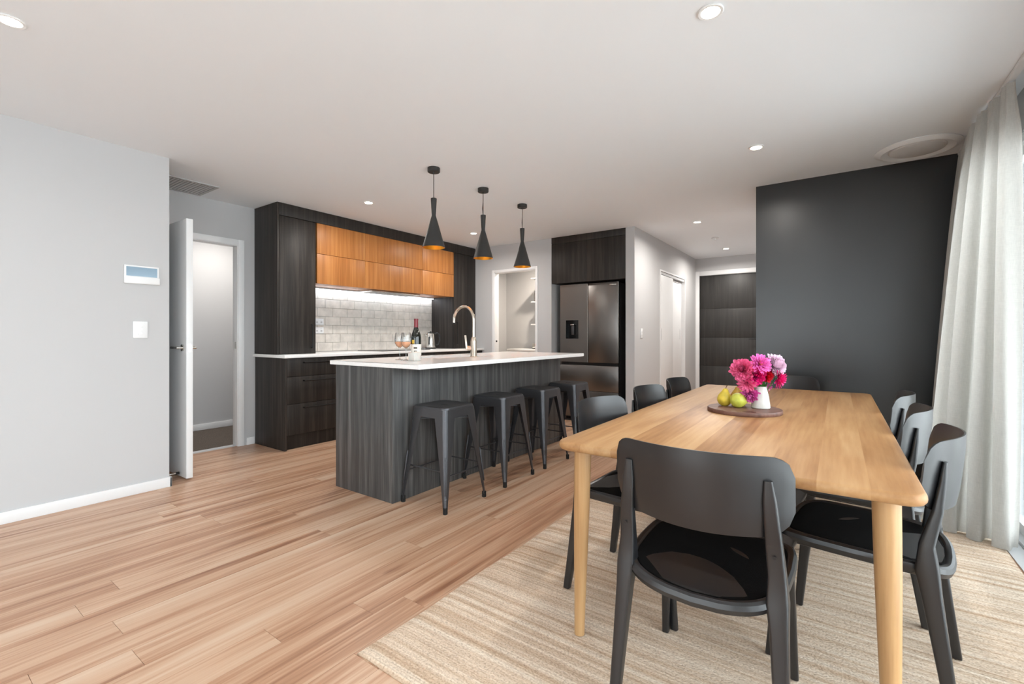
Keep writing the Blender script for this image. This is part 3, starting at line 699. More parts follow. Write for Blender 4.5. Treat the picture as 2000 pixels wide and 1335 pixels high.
t_ = thing('toaster', 'small steel toaster on the pantry bench', 'toaster', (-4.0, 6.45, .89)); box('body', -4.12, -3.9, 6.38, 6.52, .9, .985, 'steel', t_, .015, 3); boxes('slots', [(-4.09, -3.93, 6.42, 6.44, .985, .9856), (-4.09, -3.93, 6.46, 6.48, .985, .9856)], 'black', t_); box('base', -4.115, -3.905, 6.385, 6.515, .8905, .9, 'black', t_)
box('lock', PX0 + .0195, PX0 + .0225, YP + .03, YP + .06, 1.015, 1.04, 'black', bpy.data.objects['trim_3'])

# ------------------------------------------------------------------ wall fittings
cp = thing('wall_controller', 'small white framed heating control panel on the left wall, reflected sky painted on screen', 'control panel', (XL, 1.137, 1.476))
box('frame', XL + .0005, XL + .012, 1.037, 1.238, 1.476, 1.605, 'white', cp, .003)
box('screen', XL + .012, XL + .0135, 1.049, 1.226, 1.53, 1.594, 'screen', cp)
box('lower_flap', XL + .012, XL + .022, 1.035, 1.240, 1.478, 1.526, 'white', cp, .003)
sw = thing('light_switch', 'white light switch below the control panel on the left wall', 'switch', (XL, 1.13, 1.095))
box('plate', XL + .0005, XL + .008, 1.088, 1.172, 1.095, 1.213, 'white', sw, .003)
for z in (1.125, 1.152, 1.179): box('rocker', XL + .008, XL + .011, 1.118, 1.142, z - .009, z + .009, 'white', sw, .001)
sw = thing('light_switch', 'white light switch on the hallway wall beside the refrigerator', 'switch', (XH, 5.6, 1.1))
box('plate', XH + .0005, XH + .008, 5.53, 5.61, 1.08, 1.2, 'white', sw, .003)
for z in (1.12, 1.16): box('rocker', XH + .008, XH + .011, 5.558, 5.582, z - .009, z + .009, 'white', sw, .001)

# ------------------------------------------------------------------ ceiling fittings
def dl_proto():
    d = thing('downlight', 'x', 'downlight')
    lathe('trim_ring', [(.036, -.001), (.048, -.001), (.050, -.004), (.046, -.007), (.036, -.006)], (0, 0, 0), 'white', d, 32, close=True, wc=False)
    lathe('lens', [(0, -.002), (.0365, -.002), (.0365, -.0048), (0, -.0048)], (0, 0, 0), 'lamp', d, 28, wc=False)
    return d
dlp = dl_proto()
DL = [(-2.80, .351, 'round ceiling downlight at the upper left corner'), (-.418, 1.973, 'round ceiling downlight above the near end of the table'),
      (-.461, 3.58, 'round ceiling downlight above the far end of the table'), (-3.76, 2.868, 'round ceiling downlight left of the first pendant'),
      (-3.796, 4.506, 'round ceiling downlight behind the middle pendant'), (-1.318, 5.548, 'near round ceiling downlight in the hallway'),
      (-1.37, 7.501, 'far round ceiling downlight nearest the front door'), (-3.75, 6.1, 'unseen ceiling downlight added to light the pantry'), (-5.5, 2.4, 'unseen ceiling downlight added to light the carpeted hall'), (-2.9, -1.6, 'round ceiling downlight behind the camera on the left'), (-.45, -1.6, 'round ceiling downlight behind the camera on the right')]  # pantry and carpeted hall lamps are unseen, added to brighten those rooms
LW = {1: 1.4, 2: .8, 3: 3.2, 4: 3.6, 5: 7.5, 6: 7.5, 7: 13.0, 8: 5.5, 9: .8, 10: .8}      # kitchen, hall, pantry and bedroom hall lamps burn brighter
for i, (x, y, lb) in enumerate(DL):
    d = dlp if i == 0 else copy_tree(dlp)
    d.location = (x, y, CEIL); d['label'] = lb; d['group'] = 'ceiling downlights'
    l = bpy.data.lights.new('downlight_lamp', 'AREA'); l.shape = 'DISK'; l.size = .08; l.energy = LW.get(i, 1.8); l.color = (1, .86, .70) if i == 7 else (1, .95, .89); l.spread = math.radians(165)
    lo = bpy.data.objects.new('downlight_lamp', l); COL.objects.link(lo); lo.parent = d; lo.location = (0, 0, -.008)
def pend_proto():
    p = thing('pendant_light', 'x', 'pendant light')
    lathe('ceiling_rose', [(0, -.001), (.048, -.001), (.048, -.030), (.045, -.034), (.010, -.034), (.006, -.045), (0, -.045)], (0, 0, 0), 'pendant', p, 32, wc=False)
    sp_ = [(.023, 0), (.0235, -.004), (.020, -.07), (.0165, -.125), (.0165, -.135), (.030, -.18), (.0875, -.382)]
    z0 = -.238
    outer = [(r, z0 + h) for r, h in sp_]; inner = [(r - .002, z0 + h) for r, h in reversed(sp_)]
    bm = bmesh.new(); addlathe(bm, [(0, z0 - .001)] + outer + [(.0868, z0 - .383)], (0, 0, 0), 40, cap=False); finish('shade', bm, 'pendant', p, True, False)
    bm = bmesh.new(); addlathe(bm, [(.0866, z0 - .3832), (.0852, z0 - .381), (.028, z0 - .181), (.0145, z0 - .136), (0, z0 - .134)], (0, 0, 0), 40, cap=False); finish('gold_lining', bm, 'gold', p, True, False)
    bm = bmesh.new(); addlathe(bm, [(0, z0 - .30), (.014, z0 - .295), (.022, z0 - .275), (.022, z0 - .262), (.012, z0 - .235), (.010, z0 - .2), (0, z0 - .199)], (0, 0, 0), 20); finish('bulb', bm, 'bulb', p, True, False)
    return p
pp = pend_proto()
for i, (y, bend, lb) in enumerate(((2.572, 0, 'black cone pendant with gold lining, nearest and largest of three'), (3.185, .006, 'black cone pendant with gold lining, middle of three'), (3.805, .003, 'black cone pendant with gold lining, farthest and nearest the refrigerator'))):
    p = pp if i == 0 else copy_tree(pp)
    p.location = (-2.572, y, CEIL); p['label'] = lb; p['group'] = 'pendants over the island'
    bm = bmesh.new(); addtube(bm, [(0, 0, -.04), (0, 0, -.12), (-bend * .8, -bend * .6, -.18), (-bend * .3, -bend * .2, -.22), (0, 0, -.243)], .0028, 8); finish('cord', bm, 'blkhandle', p, True, False)
ac = thing('air_diffuser', 'large round white air conditioning diffuser in the ceiling by the curtain', 'air vent', (.452, 4.245, CEIL))
lathe('outer_ring', [(.155, -.001), (.235, -.001), (.236, -.006), (.20, -.022), (.165, -.012), (.155, -.005)], (.452, 4.245, CEIL), 'white', ac, 48, close=True)
lathe('core', [(0, -.022), (.12, -.022), (.150, -.016), (.156, -.008), (.15, -.004), (0, -.004)], (.452, 4.245, CEIL), 'mesh', ac, 48)
rv = thing('return_air_grille', 'square grey return air grille in the ceiling by the open door', 'air vent', (-4.64, 1.62, CEIL))
gx0, gx1, gy0, gy1 = -4.845, -4.435, 1.33, 1.81
boxes('frame', [(gx0, gx1, gy0, gy0 + .025, CEIL - .009, CEIL - .0005), (gx0, gx1, gy1 - .025, gy1, CEIL - .009, CEIL - .0005), (gx0, gx0 + .025, gy0 + .025, gy1 - .025, CEIL - .009, CEIL - .0005), (gx1 - .025, gx1, gy0 + .025, gy1 - .025, CEIL - .009, CEIL - .0005)], 'vent', rv)
box('filter', gx0 + .025, gx1 - .025, gy0 + .025, gy1 - .025, CEIL - .003, CEIL - .0005, 'mesh', rv)
n = 16; sm = None
for i in range(n):
    y = gy0 + .03 + (gy1 - gy0 - .06) * (i + .5) / n
    box('slat', gx0 + .025, gx1 - .025, y - .004, y + .004, CEIL - .008, CEIL - .0032, 'vent', rv)
sd = thing('smoke_alarm', 'small white sprinkler rose in the hallway ceiling', 'smoke alarm', (-1.336, 6.59, CEIL))
lathe('plate', [(0, -.0008), (.045, -.0008), (.042, -.010), (0, -.012)], (-1.336, 6.59, CEIL), 'white', sd, 28); lathe('nozzle', [(.012, -.012), (.010, -.03), (.014, -.033), (0, -.034)], (-1.336, 6.59, CEIL), 'white', sd, 16)

# ------------------------------------------------------------------ bar stools
def stool_proto():
    s = thing('bar_stool', 'x', 'bar stool'); H = .65; a = .150; b = .202
    def half(z): return b + (a - b) * z / (H - .015)
    # seat: rounded square pan with turned-down skirt
    bm = bmesh.new(); rings = []
    for ins, z in ((.0, H - .022), (-.0005, H - .010), (.003, H - .003), (.010, H), (.02, H - .001), (.05, H - .004), (.1, H - .006)):
        rings.append([(x, y, z) for x, y in rrect(2 * a - 2 * ins, 2 * a - 2 * ins, max(.02, .04 - ins * .3), 5)])
    addloft(bm, rings, cap=False); bm.faces.new([bm.verts.new(p) for p in rings[-1]]); bmesh.ops.remove_doubles(bm, verts=bm.verts, dist=1e-5)
    st = finish('seat', bm, 'blkmetal', s, True, False)
    bm = bmesh.new(); addloft(bm, [[(x, y, z) for x, y in rrect(.062, .016, .0078, 4)] for z in (H - .0061, H - .0050)]); finish('grip_slot', bm, 'black', st, False, False)
    for k in range(4):          # aprons between the legs
        bm = bmesh.new(); z1, z0 = H - .020, H - .072
        o1, o0 = half(z1) + .001, half(z0) + .001
        q = [(-o1 + .03, o1, z1), (o1 - .03, o1, z1), (o0 - .075, o0, z0), (-o0 + .075, o0, z0)]
        r_ = Matrix.Rotation(k * PI / 2, 4, 'Z')
        addloft(bm, [[r_ @ Vector(p) for p in q], [r_ @ Vector((p[0], p[1] - .003, p[2])) for p in q]])
        finish('apron', bm, 'blkmetal', s, False, False)
    for k in range(4):          # legs: folded sheet, wide at the top
        r_ = Matrix.Rotation(k * PI / 2, 4, 'Z'); bm = bmesh.new(); rings = []
        for z in (H - .016, H - .06, .50, .30, .15, .055, .018):
            h = half(z) + .0015; t = z / H
            w = .019 + .083 * t ** 1.15; r = min(.030, w * .5); pts = []
            pts.append((h - w, h, z))
            for i in range(7):
                an = PI / 2 - PI / 2 * i / 6; pts.append((h - r + r * math.cos(an), h - r + r * math.sin(an), z))
            pts.append((h, h - w, z))
            inn = [(h - .003, h - w, z)]
            for i in range(7):
                an = PI / 2 * i / 6; inn.append((h - r + (r - .003) * math.cos(an), h - r + (r - .003) * math.sin(an), z))
            inn.append((h - w, h - .003, z))
            rings.append([r_ @ Vector(p) for p in pts + inn])
        addloft(bm, rings); lg = finish('leg', bm, 'blkmetal', s, True, False)
        # pressed rib on the outer corner
        bm = bmesh.new(); pr = []
        for z in (.345, .335, .2, .12, .11):
            h = half(z) + .0015 - .006 * (z / H); pr.append(r_ @ Vector((h - .001, h - .001, z)))
        addtube(bm, pr, [.001, .0045, .005, .0045, .001], 8); finish('rib', bm, 'blkmetal', lg, True, False)
        bm = bmesh.new(); h = half(.02) - .008
        addloft(bm, [[r_ @ Vector((h + x, h + y, z)) for x, y in rrect(w_, w_, .008, 3)] for w_, z in ((.024, 0.0005), (.026, .006), (.025, .04))]); finish('rubber_foot', bm, 'rubber', lg, True, False)
    for k in range(4):          # foot rails and thin upper cross rods
        r_ = Matrix.Rotation(k * PI / 2, 4, 'Z'); z = .215 if k % 2 else .245
        h = half(z) - .010
        bm = bmesh.new(); addtube(bm, [r_ @ Vector((-h, h - .012, z)), r_ @ Vector((h, h - .012, z))], .0055, 8); finish('foot_rail', bm, 'blkmetal', s, True, False)
    for k in range(2):
        r_ = Matrix.Rotation(k * PI / 2 + PI / 4, 4, 'Z'); z = H - .095 + .008 * k; h = half(z) * 1.36
        bm = bmesh.new(); addtube(bm, [r_ @ Vector((-h, 0, z)), r_ @ Vector((h, 0, z))], .004, 8); finish('cross_rod', bm, 'blkmetal', s, True, False)
    bm = bmesh.new(); addlathe(bm, [(0, 0), (.011, 0), (.011, .022), (0, .022)], (0, 0, H - .102), 12); finish('cross_nut', bm, 'steel', s, True, False)
    return s
spx = stool_proto()
for i, (y, lb) in enumerate(((2.285, 'black metal bar stool nearest the island corner, first in the row'), (2.905, 'black metal bar stool, second from the near island corner'), (3.485, 'black metal bar stool, third from the near island corner'), (4.055, 'black metal bar stool at the far island end before the refrigerator'))):
    o = spx if i == 0 else copy_tree(spx)
    o.location = (-2.185, y, 0); o.rotation_euler = (0, 0, (0, .02, -.015, .01)[i]); o['label'] = lb; o['group'] = 'bar stools along the island'

# ------------------------------------------------------------------ rug
RG = .0132
bm = bmesh.new(); nx, ny = 52, 420
rx0, rx1, ry0, ry1 = -1.365, .708, 1.0, 4.06
ph = [random.uniform(0, 6.28) for _ in range(nx + 1)]
grid = []
rr_ = random.Random(5)
for j in range(ny + 1):
    row_ = []
    for i in range(nx + 1):
        x = rx0 + (rx1 - rx0) * i / nx; y = ry0 + (ry1 - ry0) * j / ny
        e = min(i, nx - i, j, ny - j)
        edge = .004 * math.sin(y * 9 + x * 3) if i in (0, nx) else (.004 * math.sin(x * 7) if j in (0, ny) else 0)
        z = .0105 + (.0012 if j % 2 else -.0006) + rr_.uniform(-.0007, .0007) if e > 0 else .004
        row_.append(bm.verts.new((x + (edge if i in (0, nx) else 0), y + (edge if j in (0, ny) else 0), z)))
    grid.append(row_)
for j in range(ny):
    for i in range(nx): bm.faces.new((grid[j][i], grid[j][i + 1], grid[j + 1][i + 1], grid[j + 1][i]))
rim = [grid[0][i] for i in range(nx + 1)] + [grid[j][nx] for j in range(1, ny + 1)] + [grid[ny][i] for i in range(nx - 1, -1, -1)] + [grid[j][0] for j in range(ny - 1, 0, -1)]
low = [bm.verts.new((v.co.x, v.co.y, .0008)) for v in rim]
for i in range(len(rim)): j = (i + 1) % len(rim); bm.faces.new((rim[i], rim[j], low[j], low[i]))
tag(finish('jute_rug', bm, 'rug', None, True), 'beige striped jute rug under the dining table', 'rug')

# ------------------------------------------------------------------ dining table
TX0, TX1, TY0, TY1, TZ, TT = -.845, .181, 1.462, 3.845, .73, .034
t = thing('dining_table', 'long oak dining table with rounded corners and round legs', 'table', ((TX0 + TX1) / 2, (TY0 + TY1) / 2, RG))
def yspan(x, ins):
    R_ = .045; x0, x1, y0, y1 = TX0 + ins, TX1 - ins, TY0 + ins, TY1 - ins; r = R_ - ins * .5; d = 0
    if x < x0 + r: d = r - math.sqrt(max(0, r * r - (x0 + r - x) ** 2))
    if x > x1 - r: d = r - math.sqrt(max(0, r * r - (x - x1 + r) ** 2))
    return y0 + d, y1 - d
cuts = [TX0, -.742, -.628, -.500, -.394, -.270, -.165, -.046, .068, TX1]
for a, b_ in zip(cuts, cuts[1:]):
    bm = bmesh.new(); rings = []
    for ins, z in ((.014, TZ - TT), (.006, TZ - TT + .004), (.001, TZ - TT + .012), (0, TZ - TT + .018), (.001, TZ - .008), (.0035, TZ - .003), (.008, TZ)):
        xa, xb = max(a, TX0 + ins), min(b_, TX1 - ins); n = 16; lo = []; hi = []
        for k in range(n + 1):
            u = k / n
            if a == TX0: u = u ** 2.2
            if b_ == TX1: u = 1 - (1 - u) ** 2.2
            x = xa + (xb - xa) * u; y0, y1 = yspan(x, ins); lo.append((x, y0, z)); hi.append((x, y1, z))
        rings.append(lo + hi[::-1])
    addloft(bm, rings); finish('board', bm, 'oak', t, True)
for sx, sy in ((-1, -1), (1, -1), (-1, 1), (1, 1)):
    x = (TX0 + .078) if sx < 0 else (TX1 - .078); y = (TY0 + .072) if sy < 0 else (TY1 - .072)
    bm = bmesh.new(); addtube(bm, [(x + sx * .012 * (1 - k / 6), y + sy * .004 * (1 - k / 6), RG + .0005 + (TZ - TT - RG) * k / 6 - (.001 if k else 0)) for k in range(7)], [.0185, .0205, .0235, .026, .0285, .030, .031], 24)
    finish('leg', bm, 'oakleg', t, True)
for x in (TX0 + .078, TX1 - .078): box('side_rail', x - .012, x + .012, TY0 + .11, TY1 - .11, TZ - TT - .03, TZ - TT - .0005, 'oakleg', t)

# ------------------------------------------------------------------ dining chairs
def chair_proto():
    c = thing('dining_chair', 'x', 'chair'); SZ = .442
    # seat shell: rounded plan, rear edge bulging back, slightly dished
    def outline(ins, n=28):
        pts = []
        for k in range(4 * n):
            u = k / (4 * n) * 2 * PI; cx, sy = math.cos(u), math.sin(u)
            e = 2 / 5.0
            x = math.copysign(abs(cx) ** e, cx) * (.222 - ins); y = math.copysign(abs(sy) ** e, sy) * (.218 - ins)
            if y < 0: y -= .022 * (1 - (x / .222) ** 2); x *= 1 - .06 * (-y / .22)
            pts.append((x, y))
        return pts
    def dish(x, y): return -.012 * (1 - (x / .22) ** 2) * (1 - ((y + .02) / .24) ** 2) - (.012 * max(0, (y - .14) / .08) ** 2) - .030 * max(0, 1 - (x / .21) ** 2) * max(0, min(1, -y / .22)) ** 1.5
    bm = bmesh.new(); rings = []
    for ins, z in ((.05, -.026), (.02, -.032), (.006, -.028), (0, -.014), (.003, -.001), (.010, .005), (.020, .005), (.026, 0)):
        rings.append([(x, y, SZ + z + dish(x, y)) for x, y in outline(ins)])
    addloft(bm, rings, cap=False)
    bm.faces.new([bm.verts.new(p) for p in rings[0]]); bm.faces.new([bm.verts.new(p) for p in rings[-1]]); bmesh.ops.remove_doubles(bm, verts=bm.verts, dist=1e-5)
    st = finish('seat', bm, 'chair', c, True, False)
    bm = bmesh.new(); rings = []
    for ins, z in ((.0262, .0006), (.027, .0025), (.032, .004), (.07, .0045), (.12, .0045), (.17, .0045), (.205, .0045)):
        rings.append([(x, y, SZ + z + dish(x, y)) for x, y in outline(ins)])
    addloft(bm, rings, cap=False); bm.faces.new([bm.verts.new(p) for p in rings[-1]]); bmesh.ops.remove_doubles(bm, verts=bm.verts, dist=1e-5)
    finish('seat_pad', bm, 'pad', c, True, False)
    # backrest: curved panel
    bm = bmesh.new(); W = .233; n = 26; m_ = 10; fr = []; bk = []
    def edges(u):        # top and bottom height at u in -1..1, corners rounded
        au = abs(u) * W; r = .052; top = .803 - .004 * u * u; bot = .588 + .012 * u * u
        if au > W - r: top -= r - math.sqrt(max(0, r * r - (au - W + r) ** 2))
        r2 = .075
        if au > W - r2: bot += (r2 - math.sqrt(max(0, r2 * r2 - (au - W + r2) ** 2))) * .8
        return bot, top
    def by(u, z): return -.258 + .08 * u * u + (.80 - z) * .10
    for i in range(n + 1):
        t = -1 + 2 * i / n; u = math.sin(t * PI / 2) * .35 + t * .65
        b0, t0 = edges(u); x = u * W * (1 - .0)
        fr.append([]); bk.append([])
        for j in range(m_ + 1):
            z = b0 + (t0 - b0) * j / m_; th = .0065 * min(1, .35 + 3 * min(j, m_ - j) / m_) * (1 if 0 < i < n else .35)
            fr[-1].append(bm.verts.new((x, by(u, z) + th, z))); bk[-1].append(bm.verts.new((x, by(u, z) - th, z)))
    for i in range(n):
        for j in range(m_):
            bm.faces.new((fr[i][j], fr[i + 1][j], fr[i + 1][j + 1], fr[i][j + 1])); bm.faces.new((bk[i][j], bk[i][j + 1], bk[i + 1][j + 1], bk[i + 1][j]))
        for j in (0, m_): bm.faces.new((fr[i][j], fr[i + 1][j], bk[i + 1][j], bk[i][j]))
    for i in (0, n):
        for j in range(m_): bm.faces.new((fr[i][j], fr[i][j + 1], bk[i][j + 1], bk[i][j]))
    finish('backrest', bm, 'chair', c, True, False)
    for s in (-1, 1):
        bm = bmesh.new()      # rear leg running up into the back post
        P_ = [(s * .216, -.240, 0.0), (s * .208, -.214, .18), (s * .200, -.188, .36), (s * .196, -.178, .43), (s * .194, -.177, .50), (s * .188, -.200, .60), (s * .181, -.211, .69), (s * .178, -.216, .742)]
        Z_ = [(.029, .028), (.034, .036), (.042, .046), (.050, .054), (.042, .036), (.038, .026), (.033, .018), (.020, .010)]
        beam(bm, P_, Z_, .007); lg = finish('leg', bm, 'chair', c, True, False)
        lathe('bolt', [(0, 0), (.0045, 0), (.0045, .0015), (0, .0015)], (s * .191, -.2085, .553), 'black', lg, 12, Matrix.Rotation(PI / 2, 4, 'X'), wc=False)
        bm = bmesh.new()
        beam(bm, [(s * .205, .226, 0), (s * .198, .207, .2), (s * .190, .186, .37), (s * .184, .172, SZ - .022)], [(.023, .028), (.027, .034), (.034, .044), (.044, .06)], .007)
        finish('leg', bm, 'chair', c, True, False)
        bm = bmesh.new(); beam(bm, [(s * .186, -.19, SZ - .022), (s * .192, -.08, SZ - .022), (s * .190, .05, SZ - .024), (s * .186, .17, SZ - .026)], [(.026, .030)] * 4, .006, up=Vector((0, 0, 1))); finish('side_rail', bm, 'chair', c, True, False)
    return c
cp_ = chair_proto()
CH = [(-.318, 1.505, 0, 'black dining chair at the near table end, back to the camera'),
      (-.712, 1.98, -PI / 2 - .07, 'black dining chair on the island side, nearest the camera'), (-.704, 2.64, -PI / 2 - .03, 'black dining chair on the island side, middle of three'), (-.704, 3.25, -PI / 2, 'black dining chair on the island side, farthest from the camera'),
      (.063, 1.985, PI / 2 - .15, 'black dining chair on the curtain side, nearest the camera'), (.060, 2.56, PI / 2 - .12, 'black dining chair on the curtain side, middle of three'), (.068, 3.15, PI / 2 - .10, 'black dining chair on the curtain side, farthest from the camera'),
      (-.335, 3.725, PI, 'black dining chair at the far table end before the charcoal wall')]
for i, (x, y, rz, lb) in enumerate(CH):
    o = cp_ if i == 0 else copy_tree(cp_)
    o.location = (x, y, RG + .0005); o.rotation_euler = (0, 0, rz); o['label'] = lb; o['group'] = 'black chairs around the dining table'

# ------------------------------------------------------------------ centrepiece
bcx, bcy, BZ = -.385, 2.565, TZ + .020
bd = thing('serving_board', 'round walnut serving board under the pears and vase', 'board', (bcx, bcy, TZ))
bm = bmesh.new(); n = 64; R_ = .170; hx, hy = -.345 - bcx, 2.440 - bcy
rings = []
hole = [(hx + .032 * math.cos(2 * PI * k / n), hy + .014 * math.sin(2 * PI * k / n)) for k in range(n)]
out = []
for k in range(n):
    a = 2 * PI * k / n; d = Vector((math.cos(a), math.sin(a))); hv = Vector((hx, hy)); b2 = hv.dot(d); s_ = -b2 + math.sqrt(b2 * b2 + R_ * R_ - hv.length_squared); out.append(tuple(hv + d * s_))
def sc_(p, f): return (p[0] * f, p[1] * f)
seq = [([sc_(p, .99) for p in out], TZ + .0005), (out, TZ + .004), (out, TZ + .016), ([sc_(p, .985) for p in out], BZ), (hole, BZ), (hole, TZ + .0005)]
rings = [[(bcx + p[0], bcy + p[1], z) for p in rg] for rg, z in seq]; addloft(bm, rings + [rings[0]], cap=False); bmesh.ops.remove_doubles(bm, verts=bm.verts, dist=1e-5)
finish('disc', bm, 'walnut', bd, True)
vx, vy = -.315, 2.60
vs = thing('ceramic_vase', 'small white flared ceramic vase holding pink dahlias', 'vase', (vx, vy, BZ))
bm = bmesh.new(); n = 20
prof = [(.040, .0005), (.0435, .004), (.0425, .02), (.037, .06), (.030, .09), (.0275, .106), (.029, .110), (.0265, .110), (.025, .104), (.03, .07), (.036, .03), (.0, .012)]
addlathe(bm, [(0, .0005)] + prof, (vx, vy, BZ), n)
for q in bm.verts: pass
finish('body', bm, 'ceramic', vs, True)
def pear(label, loc, mat, rot, scl=1.0):
    p = thing('pear', label, 'pear', loc, group='pears on the serving board')
    mt = Matrix.Translation(Vector(loc)) @ rot
    pr = [(0, .002), (.012, 0), (.024, .006), (.033, .02), (.0355, .034), (.032, .050), (.024, .064), (.0165, .075), (.012, .085), (.006, .090), (0, .089)]
    pr = [(r * scl, h * scl) for r, h in pr]
    lathe('flesh', pr, (0, 0, 0), mat, p, 28, mt)
    pts = [mt @ Vector(v) for v in ((0, 0, .087 * scl), (.002, 0, .097 * scl), (.006, .002, .108 * scl))]
    tube('stalk', pts, [.0022, .0018, .0024], 'bark', p, 6)
pear('yellow pear standing at the left of the board', (-.482, 2.580, BZ + .001), 'pear_y', Matrix.Rotation(.10, 4, 'Y'), 1.0)
pear('russet pear standing behind the green pear', (-.428, 2.655, BZ + .001), 'pear_b', Matrix.Rotation(-.05, 4, 'X'), 1.06)
pear('green pear lying on its side at the front of the board', (-.410, 2.556, BZ + .037), 'pear_g', Matrix.Rotation(math.radians(-62), 4, 'Z') @ Matrix.Rotation(-PI / 2 + .25, 4, 'X') @ Matrix.Translation((0, 0, -.036)), 1.06)

def dahlia(label, head, direction, rad, mat, n_pet, style, seed, stem_from, centre=True):
    rnd = random.Random(seed); head = Vector(head); d = Vector(direction).normalized()
    fl_ = thing('dahlia', label, 'flower', head, group='dahlias in the white vase')
    q = d.to_track_quat('Z', 'Y').to_matrix().to_4x4(); mt = Matrix.Translation(head) @ q
    bm = bmesh.new(); ga = PI * (3 - math.sqrt(5))
    for i in range(n_pet):
        t = (i + .5) / n_pet; az = i * ga + rnd.uniform(-.15, .15)
        el = (PI / 2 * (1 - t ** .75) * .95 - .22 * t) if style != 'flat' else (PI / 2 * (1 - t ** .5) * .8)
        ln = rad * ((.84 + .16 * t) if style == 'ball' else (.55 + .45 * t ** .6)) * rnd.uniform(.9, 1.08); wd = ln * (.15 if style == 'cactus' else .19)
        r_ = Matrix.Rotation(az, 4, 'Z') @ Matrix.Rotation(-el, 4, 'Y')
        cup = .28 if style == 'ball' else .12; rows_ = []
        for k, (f, wf) in enumerate(((.08, .35), (.4, .9), (.72, 1.0), (.92, .62), (1.0, .08))):
            zz = cup * ln * (f ** 2) * (1 if style == 'ball' else .8); w_ = wd * wf
            rows_.append([bm.verts.new(mt @ (r_ @ Vector((ln * f, -w_, zz + w_ * .45)))), bm.verts.new(mt @ (r_ @ Vector((ln * f, 0, zz)))), bm.verts.new(mt @ (r_ @ Vector((ln * f, w_, zz + w_ * .45))))])
        for a, b_ in zip(rows_, rows_[1:]):
            for j in range(2): bm.faces.new((a[j], a[j + 1], b_[j + 1], b_[j]))
    finish('petals', bm, mat, fl_, True)
    if centre: lathe('flower_centre', [(rad * .16, rad * .18), (rad * .17, rad * .32), (rad * .1, rad * .42), (0, rad * .44)], (0, 0, 0), 'pollen', fl_, 16, mt)
    sf = Vector(stem_from); mid = (sf + head) / 2 + Vector((0, 0, .012))
    tube('stem', [sf, mid, head - d * .012, head + d * .004], .0024, 'stem', fl_, 6)
Rv = Vector((.8158, .5783, 0)); Fv = Vector((-.5783, .8158, 0)); vo = Vector((vx, vy, BZ))
def fp(r, f, z): return vo + Rv * r + Fv * f + Vector((0, 0, z))
inn = lambda r, f: fp(r, f, .05)
dahlia('spiky orchid pink dahlia with orange centre at the top of the bunch', fp(-.020, -.025, .222), Rv * .05 - Fv * .9 + Vector((0, 0, .45)), .060, 'petal_pink', 64, 'cactus', 1, inn(-.003, .0))
dahlia('pale blush full dahlia at the upper right of the bunch', fp(.066, .0, .215), Rv * .35 - Fv * .8 + Vector((0, 0, .35)), .058, 'petal_pale', 153, 'ball', 2, inn(.008, .0), False)
dahlia('coral pink dahlia at the left of the bunch', fp(-.092, -.002, .192), -Rv * .55 - Fv * .75 + Vector((0, 0, .3)), .060, 'petal_coral', 108, 'ball', 3, inn(-.008, 0), False)
dahlia('hot pink dahlia stretching out at the right under the pale one', fp(.078, -.012, .150), Rv * .75 - Fv * .55 + Vector((0, 0, -.1)), .058, 'petal_hot', 60, 'cactus', 4, inn(.008, -.004), False)
dahlia('deep magenta dahlia in the middle of the bunch', fp(-.040, -.010, .172), -Rv * .15 - Fv * .9 - Vector((0, 0, .05)), .058, 'petal_magenta', 108, 'ball', 5, inn(-.004, -.006), False)
dahlia('deep pink dahlia behind the middle of the bunch', fp(.030, .03, .185), Rv * .3 - Fv * .5 + Vector((0, 0, .5)), .056, 'petal_hot', 102, 'ball', 6, inn(.004, .006), False)
dahlia('drooping coral dahlia low at the left above the pears', fp(-.074, -.012, .128), -Rv * .55 - Fv * .75 - Vector((0, 0, .3)), .052, 'petal_coral', 52, 'cactus', 7, inn(-.010, -.003), False)
dahlia('low orchid pink dahlia hanging beside the vase neck', fp(-.050, .004, .070), -Rv * .5 - Fv * .65 - Vector((0, 0, .45)), .048, 'petal_pink', 78, 'ball', 8, fp(-.014, .004, .105), False)
dahlia('small orchid pink dahlia peeping out right of the vase neck', fp(.042, .02, .108), Rv * .7 - Fv * .3 - Vector((0, 0, .3)), .036, 'petal_pink', 30, 'cactus', 9, inn(.01, .004), False)
dahlia('small crimson dahlia tucked under the orchid pink one', fp(.022, -.012, .162), Rv * .2 - Fv * .9 + Vector((0, 0, .1)), .034, 'petal_red', 68, 'ball', 10, inn(.004, -.008), False)
for k, (r, f, z, h) in enumerate(((-.022, -.02, .125, .030), (.018, -.022, .128, .034), (.0, -.024, .130, .036), (.028, -.006, .127, .034), (-.028, -.004, .124, .03))):
    bm = bmesh.new(); b0 = fp(r * .5, f * .5, .095); tip = fp(r * 1.3, f * 1.3, z + .018); sd_ = (tip - b0).cross(Vector((0, 0, 1))).normalized() * .010; md = (b0 + tip) / 2
    addloft(bm, [[b0 - sd_ * .3, b0 + sd_ * .3], [md - sd_, md + sd_], [tip - sd_ * .15, tip + sd_ * .15]], cap=False, closed=False)
    bmesh.ops.solidify(bm, geom=bm.faces[:], thickness=.0008)
    finish('leaf', bm, 'leafm', vs, True)

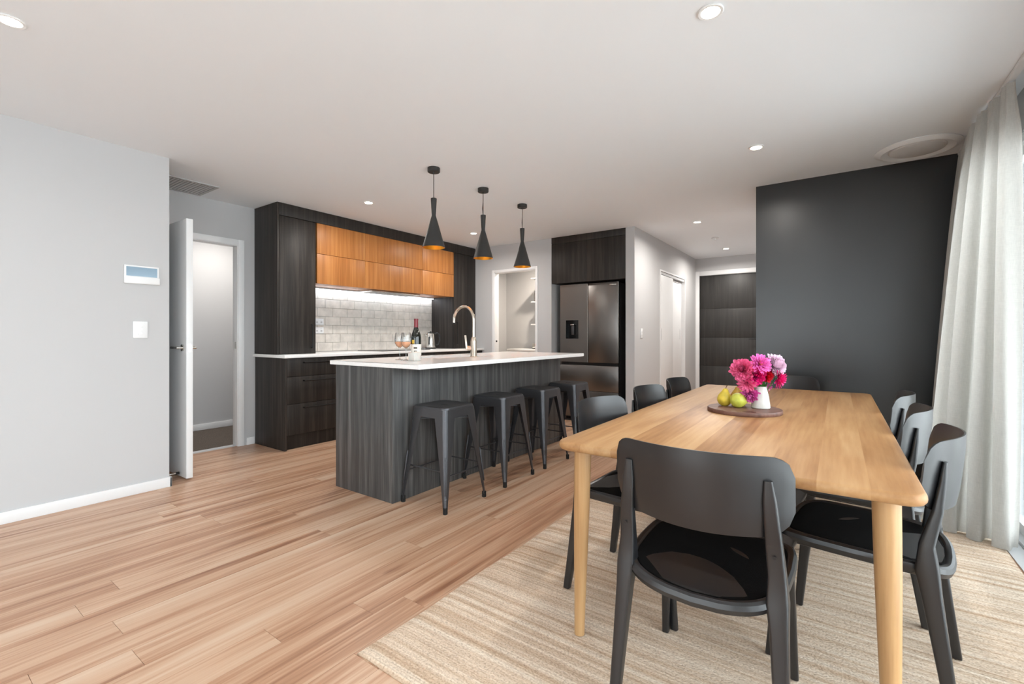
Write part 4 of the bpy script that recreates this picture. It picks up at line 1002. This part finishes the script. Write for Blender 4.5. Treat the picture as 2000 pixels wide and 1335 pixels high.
# ------------------------------------------------------------------ curtain
ct = thing('curtain', 'floor length grey linen curtain with pinch pleats by the window', 'curtain', (.66, 3.95, 0))
bm = bmesh.new(); ns = 360; ztop, zbot = CEIL - .03, .016
zl = [0, .015, .03, .05, .07, .09, .11, .135, .17]; zl += [.17 + (1 - .17) * (k / 50) for k in range(1, 51)]
TOP = [(0, .716, 3.315), (.46, .672, 3.80), (1, .712, 4.475)]
BOT = [(0, .748, 3.405), (.46, .475, 3.575), (1, .565, 4.44)]
def along(P_, s):
    for p, q in zip(P_, P_[1:]):
        if s <= q[0] + 1e-9:
            t = (s - p[0]) / (q[0] - p[0]); return Vector((p[1] + (q[1] - p[1]) * t, p[2] + (q[2] - p[2]) * t))
NFA, NFB = 3.0, 4.0
def phase(s): return 2 * PI * (NFA * s / .46 if s < .46 else NFA + NFB * (s - .46) / .54)
grid = []
for d in zl:
    z = ztop + (zbot - ztop) * d; row_ = []; head = max(0, 1 - d / .12); hb = head * head * (3 - 2 * head); e = d ** .85
    for i in range(ns + 1):
        s = i / ns; mixp = lambda q: along(TOP, q).lerp(along(BOT, q), e)
        p = mixp(s); tg = (mixp(min(1, s + .03)) - mixp(max(0, s - .03))).normalized(); nn_ = Vector((-tg.y, tg.x))
        ph_ = phase(s) + .5 * math.sin(5 * s + 1.2) + .25 * math.sin(3.1 * d + 9 * s) * d
        amp = (.020 + .034 * d ** .7) * (1 - .55 * hb) * (1 + .25 * math.sin(11 * s + 2))
        f_ = -math.cos(ph_); f_ = math.copysign(abs(f_) ** .75, f_)
        pl = (math.sin(4 * ph_) * .008 + math.sin(7 * ph_ + 1) * .004) * hb
        hem = .012 * max(0, (d - .94) / .06) ** 2 * math.sin(ph_ * 1.5 + .7)
        p = p + nn_ * (amp * f_ + pl + hem) + tg * (.018 * math.sin(2 * ph_) * d ** .5)
        row_.append(bm.verts.new((min(p.x, .785), min(p.y, YB - .022), z)))
    grid.append(row_)
for a, b_ in zip(grid, grid[1:]):
    for i in range(ns): bm.faces.new((a[i], a[i + 1], b_[i + 1], b_[i]))
bmesh.ops.solidify(bm, geom=bm.faces[:], thickness=.0025)
finish('drape', bm, 'cloth', ct, True)
tr = thing('curtain_track', 'white ceiling curtain track above the curtain', 'curtain track', (.70, 1.5, CEIL))
box('rail', .70, .73, WY0, YB - .02, CEIL - .022, CEIL - .0005, 'white', tr, .002)
for k in range(12):
    y = 3.36 + k * .095; box('glider', .709, .721, y - .006, y + .006, CEIL - .031, CEIL - .0222, 'white', tr)
